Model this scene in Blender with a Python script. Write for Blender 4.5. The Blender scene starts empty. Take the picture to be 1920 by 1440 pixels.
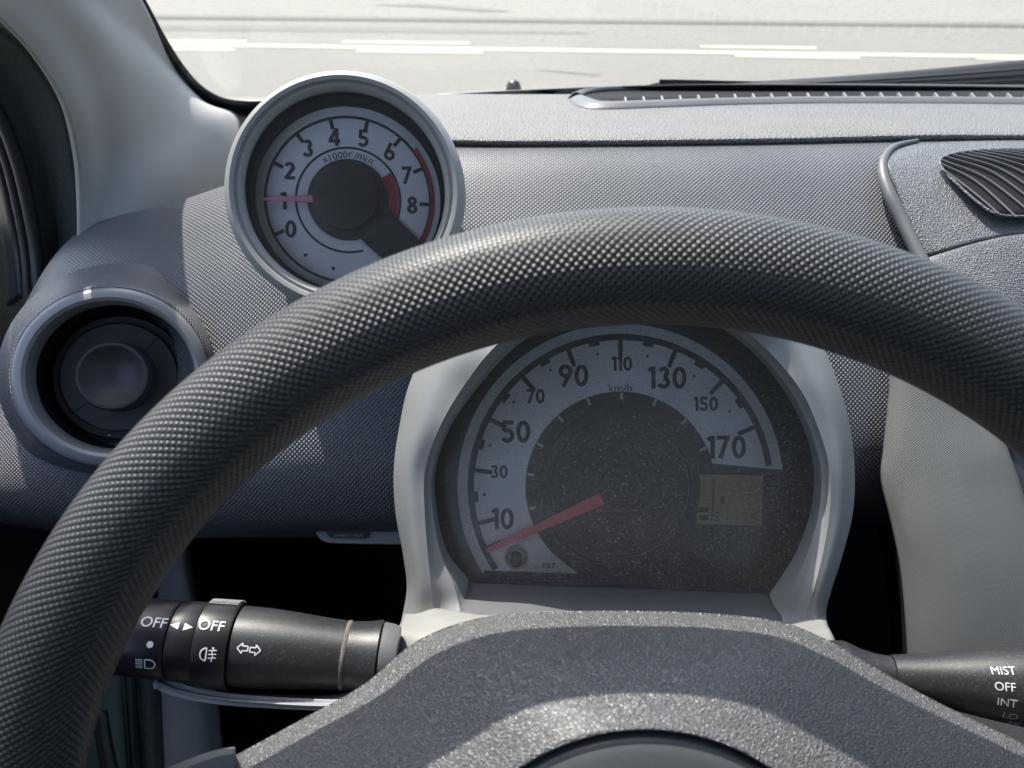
import bpy, bmesh, math, random
from mathutils import Vector, Matrix, Quaternion

random.seed(7)
SC = bpy.context.scene
COL = SC.collection
R = math.radians

# ------------------------------------------------------------------ camera
PITCH = R(33.0)
CAM_H = 1.12
FPX = 1442.0                      # focal length in pixels of the 1920 x 1440 photograph
CAM = Vector((0, 0, CAM_H))
cam_d = bpy.data.cameras.new('camera')
cam_d.sensor_width = 36.0
cam_d.lens = 36.0 * FPX / 1920.0
cam_d.clip_start = 0.01
cam_d.clip_end = 500.0
cam_d.dof.use_dof = True
cam_d.dof.focus_distance = 0.335
cam_d.dof.aperture_fstop = 16.0
cam_o = bpy.data.objects.new('camera', cam_d)
cam_o.location = CAM
cam_o.rotation_euler = (R(90) - PITCH, 0, 0)
COL.objects.link(cam_o)
SC.camera = cam_o

# ------------------------------------------------------------------ light
SUN_TO = Vector((-0.27, 0.41, 0.87)).normalized()
SUN_EL = math.asin(SUN_TO.z)
SUN_AZ = math.atan2(SUN_TO.x, SUN_TO.y)
world = bpy.data.worlds.new('World')
SC.world = world
world.use_nodes = True
wn = world.node_tree
sky = wn.nodes.new('ShaderNodeTexSky')
sky.sky_type = 'NISHITA'
sky.sun_disc = False
sky.sun_elevation = SUN_EL
sky.sun_rotation = SUN_AZ
sky.dust_density = 3.0
sky.air_density = 1.0
wn.links.new(sky.outputs[0], wn.nodes['Background'].inputs[0])
wn.nodes['Background'].inputs[1].default_value = 0.15
sun_d = bpy.data.lights.new('sun', 'SUN')
sun_d.energy = 3.5
sun_d.angle = R(0.53)
sun_d.color = (1.0, 0.96, 0.89)
sun_o = bpy.data.objects.new('sun', sun_d)
sun_o.rotation_euler = SUN_TO.to_track_quat('Z', 'Y').to_euler()
sun_o.location = (0, 0, 5)
COL.objects.link(sun_o)

vs = SC.view_settings
vs.view_transform = 'Standard'
vs.look = 'None'
vs.gamma = 1.0
vs.use_curve_mapping = False
vs.exposure = 1.6
SC.cycles.use_denoising = True
SC.cycles.max_bounces = 10
SC.cycles.transparent_max_bounces = 12
SC.cycles.caustics_reflective = False
SC.cycles.caustics_refractive = False
SC.cycles.sample_clamp_indirect = 6.0

# ------------------------------------------------------------------ points
AX_R = Vector((1, 0, 0))
AX_U = Vector((0, math.sin(PITCH), math.cos(PITCH)))
AX_F = Vector((0, math.cos(PITCH), -math.sin(PITCH)))

def P(x, y, d):
    """the point at distance d along the viewing axis seen at (x, y)"""
    return CAM + d * (AX_F + AX_R * ((x - 960) / FPX) + AX_U * ((720 - y) / FPX))

def on_plane(x, y, o, n):
    r = P(x, y, 1.0) - CAM
    return CAM + r * ((o - CAM).dot(n) / r.dot(n))

def on_ground(x, y, z=0.0):
    return on_plane(x, y, Vector((0, 0, z)), Vector((0, 0, 1)))

def V(x, y, z):
    """car coordinates relative to the eye point"""
    return CAM + Vector((x, y, z))

# ------------------------------------------------------------------ materials
class NT:
    def __init__(self, name):
        self.m = bpy.data.materials.new(name)
        self.m.use_nodes = True
        self.t = self.m.node_tree
        self.b = self.t.nodes['Principled BSDF']
        self.out = self.t.nodes['Material Output']
    def n(self, kind, **kw):
        nd = self.t.nodes.new(kind)
        for k, v in kw.items():
            setattr(nd, k, v)
        return nd
    def l(self, a, b):
        self.t.links.new(a, b)
    def math(self, op, a, b=None, c=None, clamp=False):
        nd = self.n('ShaderNodeMath', operation=op)
        nd.use_clamp = clamp
        for i, v in enumerate((a, b, c)):
            if v is None:
                continue
            if isinstance(v, (int, float)):
                nd.inputs[i].default_value = v
            else:
                self.l(v, nd.inputs[i])
        return nd.outputs[0]
    def coords(self, kind):
        return self.n('ShaderNodeTexCoord').outputs[kind]
    def noise(self, scale, detail=3, rough=0.55, coord='Object', vec=None):
        nd = self.n('ShaderNodeTexNoise')
        nd.inputs['Scale'].default_value = scale
        nd.inputs['Detail'].default_value = detail
        nd.inputs['Roughness'].default_value = rough
        self.l(vec if vec is not None else self.coords(coord), nd.inputs['Vector'])
        return nd.outputs['Fac']
    def ramp(self, fac, stops):
        nd = self.n('ShaderNodeValToRGB')
        cr = nd.color_ramp
        while len(cr.elements) < len(stops):
            cr.elements.new(0.5)
        for e, (p, c) in zip(cr.elements, stops):
            e.position = p
            e.color = (c[0], c[1], c[2], 1) if not isinstance(c, (int, float)) else (c, c, c, 1)
        self.l(fac, nd.inputs[0])
        return nd.outputs[0]
    def lattice(self, sx, sy, lo, hi):
        """raised round dots on a centred lattice, cell sx by sy metres in UV"""
        uv = self.coords('UV')
        hs = []
        for off in (0.0, 0.5):
            sc = self.n('ShaderNodeVectorMath', operation='MULTIPLY')
            self.l(uv, sc.inputs[0]); sc.inputs[1].default_value = (1 / sx, 1 / sy, 0)
            ad = self.n('ShaderNodeVectorMath', operation='ADD')
            self.l(sc.outputs[0], ad.inputs[0]); ad.inputs[1].default_value = (off, off, 0)
            fr = self.n('ShaderNodeVectorMath', operation='FRACTION')
            self.l(ad.outputs[0], fr.inputs[0])
            sb = self.n('ShaderNodeVectorMath', operation='SUBTRACT')
            self.l(fr.outputs[0], sb.inputs[0]); sb.inputs[1].default_value = (0.5, 0.5, 0)
            mu = self.n('ShaderNodeVectorMath', operation='MULTIPLY')
            self.l(sb.outputs[0], mu.inputs[0]); mu.inputs[1].default_value = (1, sy / sx, 0)
            ln = self.n('ShaderNodeVectorMath', operation='LENGTH')
            self.l(mu.outputs[0], ln.inputs[0])
            mr = self.n('ShaderNodeMapRange', interpolation_type='SMOOTHERSTEP')
            self.l(ln.outputs['Value'], mr.inputs['Value'])
            mr.inputs['From Min'].default_value = hi
            mr.inputs['From Max'].default_value = lo
            hs.append(mr.outputs[0])
        return self.math('MAXIMUM', hs[0], hs[1])
    def bump(self, height, dist, strength=1.0, normal=None):
        b = self.n('ShaderNodeBump')
        b.inputs['Strength'].default_value = strength
        b.inputs['Distance'].default_value = dist
        self.l(height, b.inputs['Height'])
        if normal is not None:
            self.l(normal, b.inputs['Normal'])
        return b.outputs[0]
    def mixc(self, fac, a, b):
        m = self.n('ShaderNodeMix', data_type='RGBA')
        for sock, v in ((m.inputs[0], fac), (m.inputs[6], a), (m.inputs[7], b)):
            if isinstance(v, (tuple, list)):
                sock.default_value = (v[0], v[1], v[2], 1)
            elif isinstance(v, (int, float)):
                sock.default_value = v
            else:
                self.l(v, sock)
        return m.outputs[2]

def mat(name, col, rough=0.5, spec=0.5, metal=0.0, var=0.12, vscale=60, grain=None, dots=None, coat=0.0,
        dust=0.0, dustcol=(0.45, 0.43, 0.40), cells=None, coatrough=0.35):
    """plain procedural plastic / paint: colour with uneven tone, optional grain (scale, depth) and dots (sx, sy, lo, hi, depth)"""
    k = NT(name)
    n = k.noise(vscale, 4)
    c = k.mixc(n, [v * (1 - var) for v in col], [min(1, v * (1 + var)) for v in col])
    nor = None
    if dots:
        h = k.lattice(*dots[:4])
        wn_ = k.noise(14, 3, 0.6)
        h = k.math('MULTIPLY', h, k.math('ADD', 0.55, k.math('MULTIPLY', wn_, 0.9)))
        nor = k.bump(h, dots[4])
    if grain:
        nor = k.bump(k.noise(grain[0], 2, 0.6), grain[1], 1.0, nor)
    if cells:
        vo = k.n('ShaderNodeTexVoronoi')
        vo.inputs['Scale'].default_value = cells[0]
        k.l(k.coords('Object'), vo.inputs['Vector'])
        nor = k.bump(vo.outputs['Distance'], cells[1], 1.0, nor)
    if dust:
        d1 = k.noise(900, 2, 0.7)
        d2 = k.noise(25, 3, 0.6)
        f = k.math('MULTIPLY', k.math('SUBTRACT', d1, 0.55, clamp=True), k.math('MULTIPLY', d2, dust * 8), clamp=True)
        c = k.mixc(f, c, dustcol)
    k.l(c, k.b.inputs['Base Color'])
    rn = k.noise(vscale * 2.3, 3)
    k.l(k.math('ADD', rough - 0.06, k.math('MULTIPLY', rn, 0.12)), k.b.inputs['Roughness'])
    k.b.inputs['Specular IOR Level'].default_value = spec
    k.b.inputs['Metallic'].default_value = metal
    k.b.inputs['Coat Weight'].default_value = coat
    k.b.inputs['Coat Roughness'].default_value = coatrough
    if nor is not None:
        k.l(nor, k.b.inputs['Normal'])
    return k.m

def glass(name, ior=1.5, tint=(0.97, 0.98, 0.97), dust=0.0, dscale=700, rough=0.015, spk=0.9):
    """a thin clear sheet: see-through, mirror by Fresnel, with a diffuse layer for fine dust and reflected haze"""
    k = NT(name)
    k.t.nodes.remove(k.b)
    tr = k.n('ShaderNodeBsdfTransparent'); tr.inputs[0].default_value = (*tint, 1)
    gl = k.n('ShaderNodeBsdfGlossy'); gl.inputs['Roughness'].default_value = rough
    fr = k.n('ShaderNodeFresnel'); fr.inputs['IOR'].default_value = ior
    mx = k.n('ShaderNodeMixShader')
    k.l(fr.outputs[0], mx.inputs[0]); k.l(tr.outputs[0], mx.inputs[1]); k.l(gl.outputs[0], mx.inputs[2])
    last = mx.outputs[0]
    if dust:
        df = k.n('ShaderNodeBsdfDiffuse'); df.inputs[0].default_value = (0.62, 0.57, 0.49, 1)
        a = k.noise(dscale, 2, 0.75)
        b = k.noise(dscale * 0.035, 4, 0.6)
        sp = k.math('MULTIPLY', k.math('POWER', a, 6.0), 9.0, clamp=True)
        f = k.math('MULTIPLY', k.math('ADD', k.math('MULTIPLY', sp, spk), 0.16), k.math('MULTIPLY', k.math('ADD', k.math('MULTIPLY', b, 0.4), 0.3), dust), clamp=True)
        m2 = k.n('ShaderNodeMixShader')
        k.l(f, m2.inputs[0]); k.l(last, m2.inputs[1]); k.l(df.outputs[0], m2.inputs[2])
        last = m2.outputs[0]
    k.l(last, k.out.inputs['Surface'])
    return k.m

M = {}
M['rim'] = mat('rim_moulded_rubber', (0.012, 0.0124, 0.013), 0.40, 0.5, dots=(0.00235, 0.00235, 0.08, 0.46, 0.00042), grain=(5000, 0.00004), var=0.35, vscale=22, coat=0.18, coatrough=0.42)
M['dash'] = mat('dash_pad_dotted', (0.070, 0.074, 0.084), 0.42, 0.5, dots=(0.0024, 0.0022, 0.10, 0.44, 0.00048), var=0.22, vscale=18, coat=0.28, coatrough=0.40, dust=0.06)
M['deck'] = mat('dash_deck_grained', (0.088, 0.084, 0.077), 0.55, 0.5, grain=(900, 0.0003), cells=(750, 0.0009), var=0.25, vscale=40, dust=0.35, coat=0.2, coatrough=0.45)
M['pad'] = mat('centre_pad_grained', (0.090, 0.093, 0.105), 0.40, 0.5, grain=(1500, 0.0003), cells=(1300, 0.0007), var=0.2, vscale=40, coat=0.3, coatrough=0.4)
M['bead'] = mat('smooth_grey_trim', (0.085, 0.087, 0.093), 0.45, 0.5, grain=(2500, 0.00008))
M['hub'] = mat('hub_grained_pad', (0.092, 0.092, 0.092), 0.30, 0.75, dots=(0.0013, 0.0012, 0.06, 0.42, 0.00016), cells=(1500, 0.0006), var=0.12, coat=0.15, coatrough=0.4)
M['spoke'] = mat('spoke_plastic', (0.085, 0.088, 0.092), 0.5, 0.5, grain=(2500, 0.0001))
M['emblem'] = mat('hub_cap_gloss', (0.06, 0.064, 0.066), 0.28, 0.5, grain=(500, 0.00002))
M['silver'] = mat('silver_painted_plastic', (0.245, 0.242, 0.23), 0.42, 0.5, metal=0.25, grain=(4500, 0.00004), var=0.06)
M['ring'] = mat('grey_satin_ring', (0.225, 0.227, 0.222), 0.50, 0.4, metal=0.1, grain=(4500, 0.00004), var=0.06)
M['trimgrey'] = mat('cluster_lower_trim', (0.085, 0.088, 0.093), 0.5, 0.5, grain=(2600, 0.00012), var=0.08)
M['well'] = mat('dial_well_black', (0.034, 0.033, 0.032), 0.6, 0.4)
M['dial'] = mat('dial_printed_silver', (0.86, 0.86, 0.89), 0.5, 0.4, metal=0.0, var=0.05, vscale=30)
M['ink'] = mat('dial_ink_dark', (0.030, 0.031, 0.036), 0.6, 0.3)
M['dialblack'] = mat('dial_centre_black', (0.036, 0.033, 0.030), 0.55, 0.4)
M['whiteink'] = mat('dial_ink_white', (0.60, 0.60, 0.60), 0.6, 0.3)
M['red'] = mat('dial_ink_red', (0.45, 0.035, 0.05), 0.5, 0.4)
M['needle'] = mat('needle_red', (0.92, 0.16, 0.20), 0.4, 0.4, var=0.04)
M['needle_pink'] = mat('needle_pale_red', (0.92, 0.36, 0.45), 0.4, 0.4, var=0.04)
M['black'] = mat('black_satin_plastic', (0.018, 0.019, 0.020), 0.38, 0.5, grain=(3000, 0.00004))
M['vent'] = mat('vent_dark_plastic', (0.022, 0.021, 0.025), 0.5, 0.5, grain=(3000, 0.00006))
M['ventring'] = mat('vent_ring_grey', (0.19, 0.195, 0.20), 0.30, 0.5, grain=(3000, 0.00004), var=0.06)
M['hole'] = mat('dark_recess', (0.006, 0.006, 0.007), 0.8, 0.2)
M['pillar'] = mat('pillar_trim_plastic', (0.34, 0.33, 0.305), 0.65, 0.35, grain=(1400, 0.00012), var=0.05, vscale=20)
M['felt'] = mat('door_seal_felt', (0.055, 0.064, 0.064), 0.95, 0.1, grain=(700, 0.0008), var=0.3, vscale=300)
M['rubber'] = mat('rubber_seal', (0.020, 0.022, 0.024), 0.45, 0.5)
M['fabric'] = mat('console_fine_weave', (0.096, 0.100, 0.100), 0.62, 0.4, dots=(0.0014, 0.0011, 0.08, 0.45, 0.00014), var=0.08)
M['kick'] = mat('kick_panel_grey', (0.19, 0.195, 0.205), 0.6, 0.4, grain=(1500, 0.0001))
M['green'] = mat('door_edge_green_reflection', (0.055, 0.10, 0.085), 0.5, 0.5)  # green reflection on the door edge, put into the base colour
M['frit'] = mat('glass_black_border', (0.008, 0.011, 0.014), 0.35, 0.5)
M['lcd'] = mat('lcd_olive', (0.40, 0.31, 0.13), 0.4, 0.4)
M['lcdink'] = mat('lcd_segments', (0.045, 0.04, 0.028), 0.5, 0.4)
M['stalk'] = mat('stalk_black_plastic', (0.016, 0.017, 0.019), 0.40, 0.35, grain=(2200, 0.00006), dust=0.10)
M['stalkband'] = mat('stalk_switch_gloss', (0.010, 0.010, 0.012), 0.34, 0.30, grain=(2500, 0.00002))
M['print'] = mat('white_print', (0.46, 0.46, 0.49), 0.6, 0.3)
M['printdim'] = mat('dim_grey_print', (0.30, 0.31, 0.32), 0.6, 0.3)  # dimmer grey for the airbag plate and the lower stalk words
M['dustyellow'] = mat('dust_line', (0.12, 0.105, 0.095), 0.9, 0.1, grain=(3000, 0.0003), var=0.95, vscale=1500)
M['headliner'] = mat('headliner_grey', (0.25, 0.25, 0.245), 0.9, 0.1, grain=(900, 0.0004))
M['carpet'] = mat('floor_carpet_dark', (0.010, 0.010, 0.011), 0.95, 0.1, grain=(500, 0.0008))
M['body'] = mat('silver_body_paint', (0.42, 0.43, 0.44), 0.3, 0.5, metal=0.5, coat=0.5)
M['lens'] = glass('instrument_lens_dust_veil', 1.45, (0.985, 0.985, 0.985), dust=0.90, dscale=1150, rough=0.24, spk=0.75)  # dust, strengthened to stand in for the reflected veil as well
M['lens_tach'] = glass('tachometer_lens', 1.45, (0.985, 0.985, 0.99), dust=0.26, dscale=1800, rough=0.06)
M['screen'] = glass('windscreen_glass', 1.5, (0.93, 0.95, 0.93), dust=0.20, dscale=260)  # dust layer also paints the pale reflected veil over the road

def asphalt(name, base, sc=1.0):
    k = NT(name)
    big = k.noise(0.35 * sc, 4, 0.6)
    fine = k.noise(90 * sc, 3, 0.7)
    c = k.mixc(big, [v * 0.86 for v in base], [v * 1.14 for v in base])
    c = k.mixc(k.math('MULTIPLY', fine, 0.5), c, [v * 0.75 for v in base])
    k.l(c, k.b.inputs['Base Color'])
    k.b.inputs['Roughness'].default_value = 0.9
    k.l(k.bump(fine, 0.004), k.b.inputs['Normal'])
    return k.m
M['road'] = asphalt('sunlit_asphalt', (0.160, 0.154, 0.136))
M['tar'] = asphalt('tar_repair', (0.135, 0.130, 0.117), 2)
M['paving'] = asphalt('pavement_concrete', (0.175, 0.170, 0.148))
M['kerb'] = asphalt('kerb_stone', (0.15, 0.146, 0.13), 2)
M['paint'] = asphalt('road_paint_cream', (0.42, 0.40, 0.31), 3)

# ------------------------------------------------------------------ objects
def thing(name, label, cat, loc, group=None):
    o = bpy.data.objects.new(name, None)
    o.empty_display_size = 0.02
    COL.objects.link(o)
    o.location = loc
    o['label'] = label
    o['category'] = cat
    if group:
        o['group'] = group
    return o

def origin_of(o):
    v = Vector((0, 0, 0))
    while o is not None:
        v += o.location
        o = o.parent
    return v

def obj(name, data, m, parent=None, sharp=35, bevel=None, solid=None, smooth=True):
    """data = (verts in world, faces[, uvs per vertex]) -> one mesh object"""
    verts, faces = data[0], data[1]
    org = origin_of(parent)
    me = bpy.data.meshes.new(name)
    me.from_pydata([tuple(Vector(v) - org) for v in verts], [], faces)
    if len(data) > 2 and data[2] is not None:
        uvl = me.uv_layers.new(name='uv')
        vi = [0] * len(me.loops)
        me.loops.foreach_get('vertex_index', vi)
        flat = []
        for i in vi:
            flat += data[2][i]
        uvl.data.foreach_set('uv', flat)
    me.validate()
    bm = bmesh.new(); bm.from_mesh(me)
    if len(data) > 3 and data[3]:
        bmesh.ops.recalc_face_normals(bm, faces=bm.faces[:])
    bm.to_mesh(me); bm.free()
    if smooth:
        me.shade_smooth()
        if sharp:
            me.set_sharp_from_angle(angle=R(sharp))
    me.materials.append(m)
    o = bpy.data.objects.new(name, me)
    COL.objects.link(o)
    o.parent = parent
    if solid:
        s = o.modifiers.new('thickness', 'SOLIDIFY'); s.thickness = abs(solid); s.offset = -1 if solid > 0 else 1
    if bevel:
        b = o.modifiers.new('edge', 'BEVEL'); b.width = bevel; b.segments = 2; b.limit_method = 'ANGLE'; b.angle_limit = R(40)
    return o

def join(*datas):
    vs_, fs_ = [], []
    for d in datas:
        n = len(vs_)
        vs_ += list(d[0]); fs_ += [tuple(i + n for i in f) for f in d[1]]
    return vs_, fs_

def cr(p0, p1, p2, p3, t):
    return 0.5 * ((2 * p1) + (p2 - p0) * t + (2 * p0 - 5 * p1 + 4 * p2 - p3) * t * t + (3 * p1 - p0 - 3 * p2 + p3) * t ** 3)

def spline(pts, n, closed=False):
    out = []
    L = len(pts)
    segs = L if closed else L - 1
    for i in range(segs):
        if closed:
            a, b, c, d = pts[(i - 1) % L], pts[i], pts[(i + 1) % L], pts[(i + 2) % L]
        else:
            b, c = pts[i], pts[i + 1]
            a = pts[i - 1] if i > 0 else b + (b - c)
            d = pts[i + 2] if i + 2 < L else c + (c - b)
        for j in range(n):
            out.append(cr(a, b, c, d, j / n))
    if not closed:
        out.append(pts[-1].copy())
    return out

def surf(rows, nu=6, nv=6):
    """smooth sheet through a grid of points; returns the dense grid"""
    r1 = [spline(r, nu) for r in rows]
    cols = [spline([r[i] for r in r1], nv) for i in range(len(r1[0]))]
    return [[cols[i][j] for i in range(len(cols))] for j in range(len(cols[0]))]

def sheet(g, flip=False):
    """dense grid -> verts, faces, uvs in metres"""
    nr, nc = len(g), len(g[0])
    us = [0.0]
    for i in range(1, nc):
        us.append(us[-1] + sum((g[j][i] - g[j][i - 1]).length for j in range(nr)) / nr)
    vv = [0.0]
    for j in range(1, nr):
        vv.append(vv[-1] + sum((g[j][i] - g[j - 1][i]).length for i in range(nc)) / nc)
    verts = [p for r in g for p in r]
    uvs = [(us[i], vv[j]) for j in range(nr) for i in range(nc)]
    faces = []
    for j in range(nr - 1):
        for i in range(nc - 1):
            a = j * nc + i
            f = (a, a + 1, a + nc + 1, a + nc)
            faces.append(f[::-1] if flip else f)
    return verts, faces, uvs

def loft(rows, nu=6, nv=6, flip=False):
    return sheet(surf(rows, nu, nv), flip)

def frame(o, n, up):
    n = n.normalized()
    u = up.cross(n).normalized()
    v = n.cross(u).normalized()
    return (o.copy(), u, v, n)

def fp(fr, x, y, z=0.0):
    return fr[0] + fr[1] * x + fr[2] * y + fr[3] * z

def lathe(fr, prof, n=96, cap0=False, cap1=False, ex=1.0):
    """profile of (radius, height along frame normal); UV = metres"""
    verts, faces, uvs = [], [], []
    s = 0.0
    m = len(prof)
    for k, (r, z) in enumerate(prof):
        if k:
            s += math.hypot(r - prof[k - 1][0], z - prof[k - 1][1])
        for i in range(n + 1):
            a = 2 * math.pi * i / n
            verts.append(fp(fr, r * ex * math.cos(a), r * math.sin(a), z))
            uvs.append((a * max(q[0] for q in prof), s))
    w = n + 1
    for k in range(m - 1):
        for i in range(n):
            a = k * w + i
            faces.append((a, a + 1, a + w + 1, a + w))
    if cap0:
        faces.append(tuple(range(n - 1, -1, -1)))
    if cap1:
        faces.append(tuple((m - 1) * w + i for i in range(n)))
    return verts, faces, uvs

def prism(pts, fr, z0, z1):
    """flat outline (x, y) on a frame, given thickness from z0 to z1"""
    n = len(pts)
    ar = sum(pts[i][0] * pts[(i + 1) % n][1] - pts[(i + 1) % n][0] * pts[i][1] for i in range(n))
    if ar < 0:
        pts = pts[::-1]
    verts = [fp(fr, x, y, z0) for x, y in pts] + [fp(fr, x, y, z1) for x, y in pts]
    faces = [tuple(range(n - 1, -1, -1)), tuple(range(n, 2 * n))]
    faces += [(i, (i + 1) % n, n + (i + 1) % n, n + i) for i in range(n)]
    return verts, faces

def arcband(fr, r0, r1, a0, a1, z0, z1, n=64, c=(0, 0)):
    """flat ring sector with thickness, angles in degrees"""
    verts, faces = [], []
    for i in range(n + 1):
        a = R(a0 + (a1 - a0) * i / n)
        ca, sa = math.cos(a), math.sin(a)
        for r, z in ((r0, z0), (r1, z0), (r1, z1), (r0, z1)):
            verts.append(fp(fr, c[0] + r * ca, c[1] + r * sa, z))
    for i in range(n):
        b = i * 4
        for q in range(4):
            faces.append((b + q, b + (q + 1) % 4, b + 4 + (q + 1) % 4, b + 4 + q))
    faces += [(3, 2, 1, 0), tuple(n * 4 + q for q in range(4))]
    return verts, faces, None, True

def tube(path, rad, n=16, caps=True):
    rads = rad if isinstance(rad, (list, tuple)) else [rad] * len(path)
    verts, faces, uvs = [], [], []
    up = Vector((0, 0, 1))
    s = 0
    for k, p in enumerate(path):
        t = (path[min(k + 1, len(path) - 1)] - path[max(k - 1, 0)]).normalized()
        a = t.cross(up)
        if a.length < 1e-4:
            a = t.cross(Vector((0, 1, 0)))
        a.normalize(); b = a.cross(t)
        if k:
            s += (p - path[k - 1]).length
        for i in range(n):
            th = 2 * math.pi * i / n
            verts.append(p + (a * math.cos(th) + b * math.sin(th)) * rads[k])
            uvs.append((s, th * rads[k]))
    for k in range(len(path) - 1):
        for i in range(n):
            faces.append((k * n + i, k * n + (i + 1) % n, (k + 1) * n + (i + 1) % n, (k + 1) * n + i))
    if caps:
        faces.append(tuple(range(n)))
        faces.append(tuple((len(path) - 1) * n + i for i in range(n - 1, -1, -1)))
    return verts, faces, uvs, True

_txt = {}
def text2d(s, size, bold=0.0):
    """lettering as flat triangles, centred on the origin"""
    key = (s, size, bold)
    if key not in _txt:
        cu = bpy.data.curves.new('t', 'FONT')
        cu.body = s; cu.size = size; cu.offset = bold * size
        cu.align_x = 'CENTER'; cu.align_y = 'CENTER'
        cu.resolution_u = 6
        o = bpy.data.objects.new('t', cu); COL.objects.link(o)
        dg = bpy.context.evaluated_depsgraph_get()
        me = o.evaluated_get(dg).to_mesh()
        vs_ = [(v.co.x, v.co.y) for v in me.vertices]
        fs_ = [tuple(p.vertices) for p in me.polygons]
        xs = [v[0] for v in vs_]; ys = [v[1] for v in vs_]
        cx, cy = (min(xs) + max(xs)) / 2, (min(ys) + max(ys)) / 2
        vs_ = [(x - cx, y - cy) for x, y in vs_]
        h = max(ys) - min(ys)
        w = max(xs) - min(xs)
        o.evaluated_get(dg).to_mesh_clear()
        bpy.data.objects.remove(o); bpy.data.curves.remove(cu)
        _txt[key] = (vs_, fs_, h, w)
    return _txt[key]

def text_on(fr, s, x, y, h, z, bold=0.02, wide=1.0, rot=0.0, width=None):
    """lettering of height h (metres) centred at (x, y) on the frame"""
    vs_, fs_, hh, ww = text2d(s, 1.0, bold)
    k = h / hh
    if width:
        wide = width / (ww * k)
    c, sn = math.cos(rot), math.sin(rot)
    verts = []
    for a, b in vs_:
        a *= k * wide; b *= k
        verts.append(fp(fr, x + a * c - b * sn, y + a * sn + b * c, z))
    return verts, fs_

def ribbon(pts, w):
    out = []
    n = len(pts)
    for i, p in enumerate(pts):
        a = Vector(pts[max(i - 1, 0)]); b = Vector(pts[min(i + 1, n - 1)])
        d = (b - a).normalized(); nx = Vector((-d.y, d.x)) * w / 2
        k = 1.0
        if 0 < i < n - 1:
            d1 = (Vector(p) - a).normalized()
            k = 1 / max(0.5, abs(d1.dot(d)))
        out.append((Vector(p) + nx * k, Vector(p) - nx * k))
    return out
def arcp(cx, cy, rx, ry, a0, a1, n=20):
    return [(cx + rx * math.cos(R(a0 + (a1 - a0) * i / n)), cy + ry * math.sin(R(a0 + (a1 - a0) * i / n))) for i in range(n + 1)]
SWD = 0.185
h_ = SWD / 2
DIG = {'0': (.62, [arcp(.31, .5, .31 - h_, .5 - h_, 90, 450, 40)]),
       '1': (.30, [[(.215, 0), (.215, 1)], [(.0, .80), (.13, 1 - h_), (.14, 1 - h_)]]),
       '2': (.58, [arcp(.28, .70, .28 - h_, .30 - h_, 165, -25) + [(.05, h_ * .9)], [(.0, h_), (.58, h_)]]),
       '3': (.58, [arcp(.27, .735, .25 - h_, .265 - h_, 160, -90), arcp(.27, .285, .30 - h_, .285 - h_, 90, -160)]),
       '4': (.66, [[(.46, 0), (.46, 1)], [(.44, .97), (.07, .30)], [(.0, .28), (.66, .28)]]),
       '5': (.58, [[(.10, 1 - h_), (.54, 1 - h_)], [(.155, .97), (.115, .50)], arcp(.27, .32, .31 - h_, .32 - h_, 128, -155)]),
       '6': (.62, [arcp(.31, .31, .31 - h_, .31 - h_, 90, 450, 36), [(.10, .38), (.42, 1)]]),
       '7': (.56, [[(.0, 1 - h_), (.56, 1 - h_)], [(.47, .96), (.16, 0)]]),
       '8': (.60, [arcp(.30, .735, .265 - h_, .265 - h_, 0, 360, 36), arcp(.30, .285, .30 - h_, .285 - h_, 0, 360, 36)]),
       '9': (.62, [arcp(.31, .69, .31 - h_, .31 - h_, 90, 450, 36), [(.52, .62), (.20, 0)]])}
def number_on(fr, txt_, x, y, h, z, bold=SWD):
    gap = 0.09
    tot = sum(DIG[c][0] for c in txt_) + gap * (len(txt_) - 1)
    cx = -tot / 2
    verts, faces = [], []
    lay = 0
    for c in txt_:
        for st in DIG[c][1]:
            rb_ = ribbon(st, bold)
            n0 = len(verts)
            for a, b in rb_:
                verts += [fp(fr, x + (cx + a.x) * h, y + (a.y - .5) * h, z + lay * 0.00002), fp(fr, x + (cx + b.x) * h, y + (b.y - .5) * h, z + lay * 0.00002)]
            for i in range(len(rb_) - 1):
                q = n0 + 2 * i
                faces.append((q, q + 1, q + 3, q + 2))
            lay += 1
        cx += DIG[c][0] + gap
    return verts, faces

# ================================================================== the setting
def ground_strip(x0, y0, x1, y1, w, z):
    a, b = on_ground(x0, y0), on_ground(x1, y1)
    t = (b - a).normalized(); nrm = Vector((-t.y, t.x, 0)) * w * 0.5
    up = Vector((0, 0, z))
    return [a - nrm + up, b - nrm + up, b + nrm + up, a + nrm + up]

G = 150
g = [[Vector((x, y, 0)) for x in (-G, -20, -5, 0, 5, 20, G)] for y in (-G, -20, -2, 3, 8, 15, 40, G)]
o = obj('road', sheet(g), M['road']); o['kind'] = 'structure'; o['label'] = 'sunlit pale asphalt road beyond the windscreen'

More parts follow.
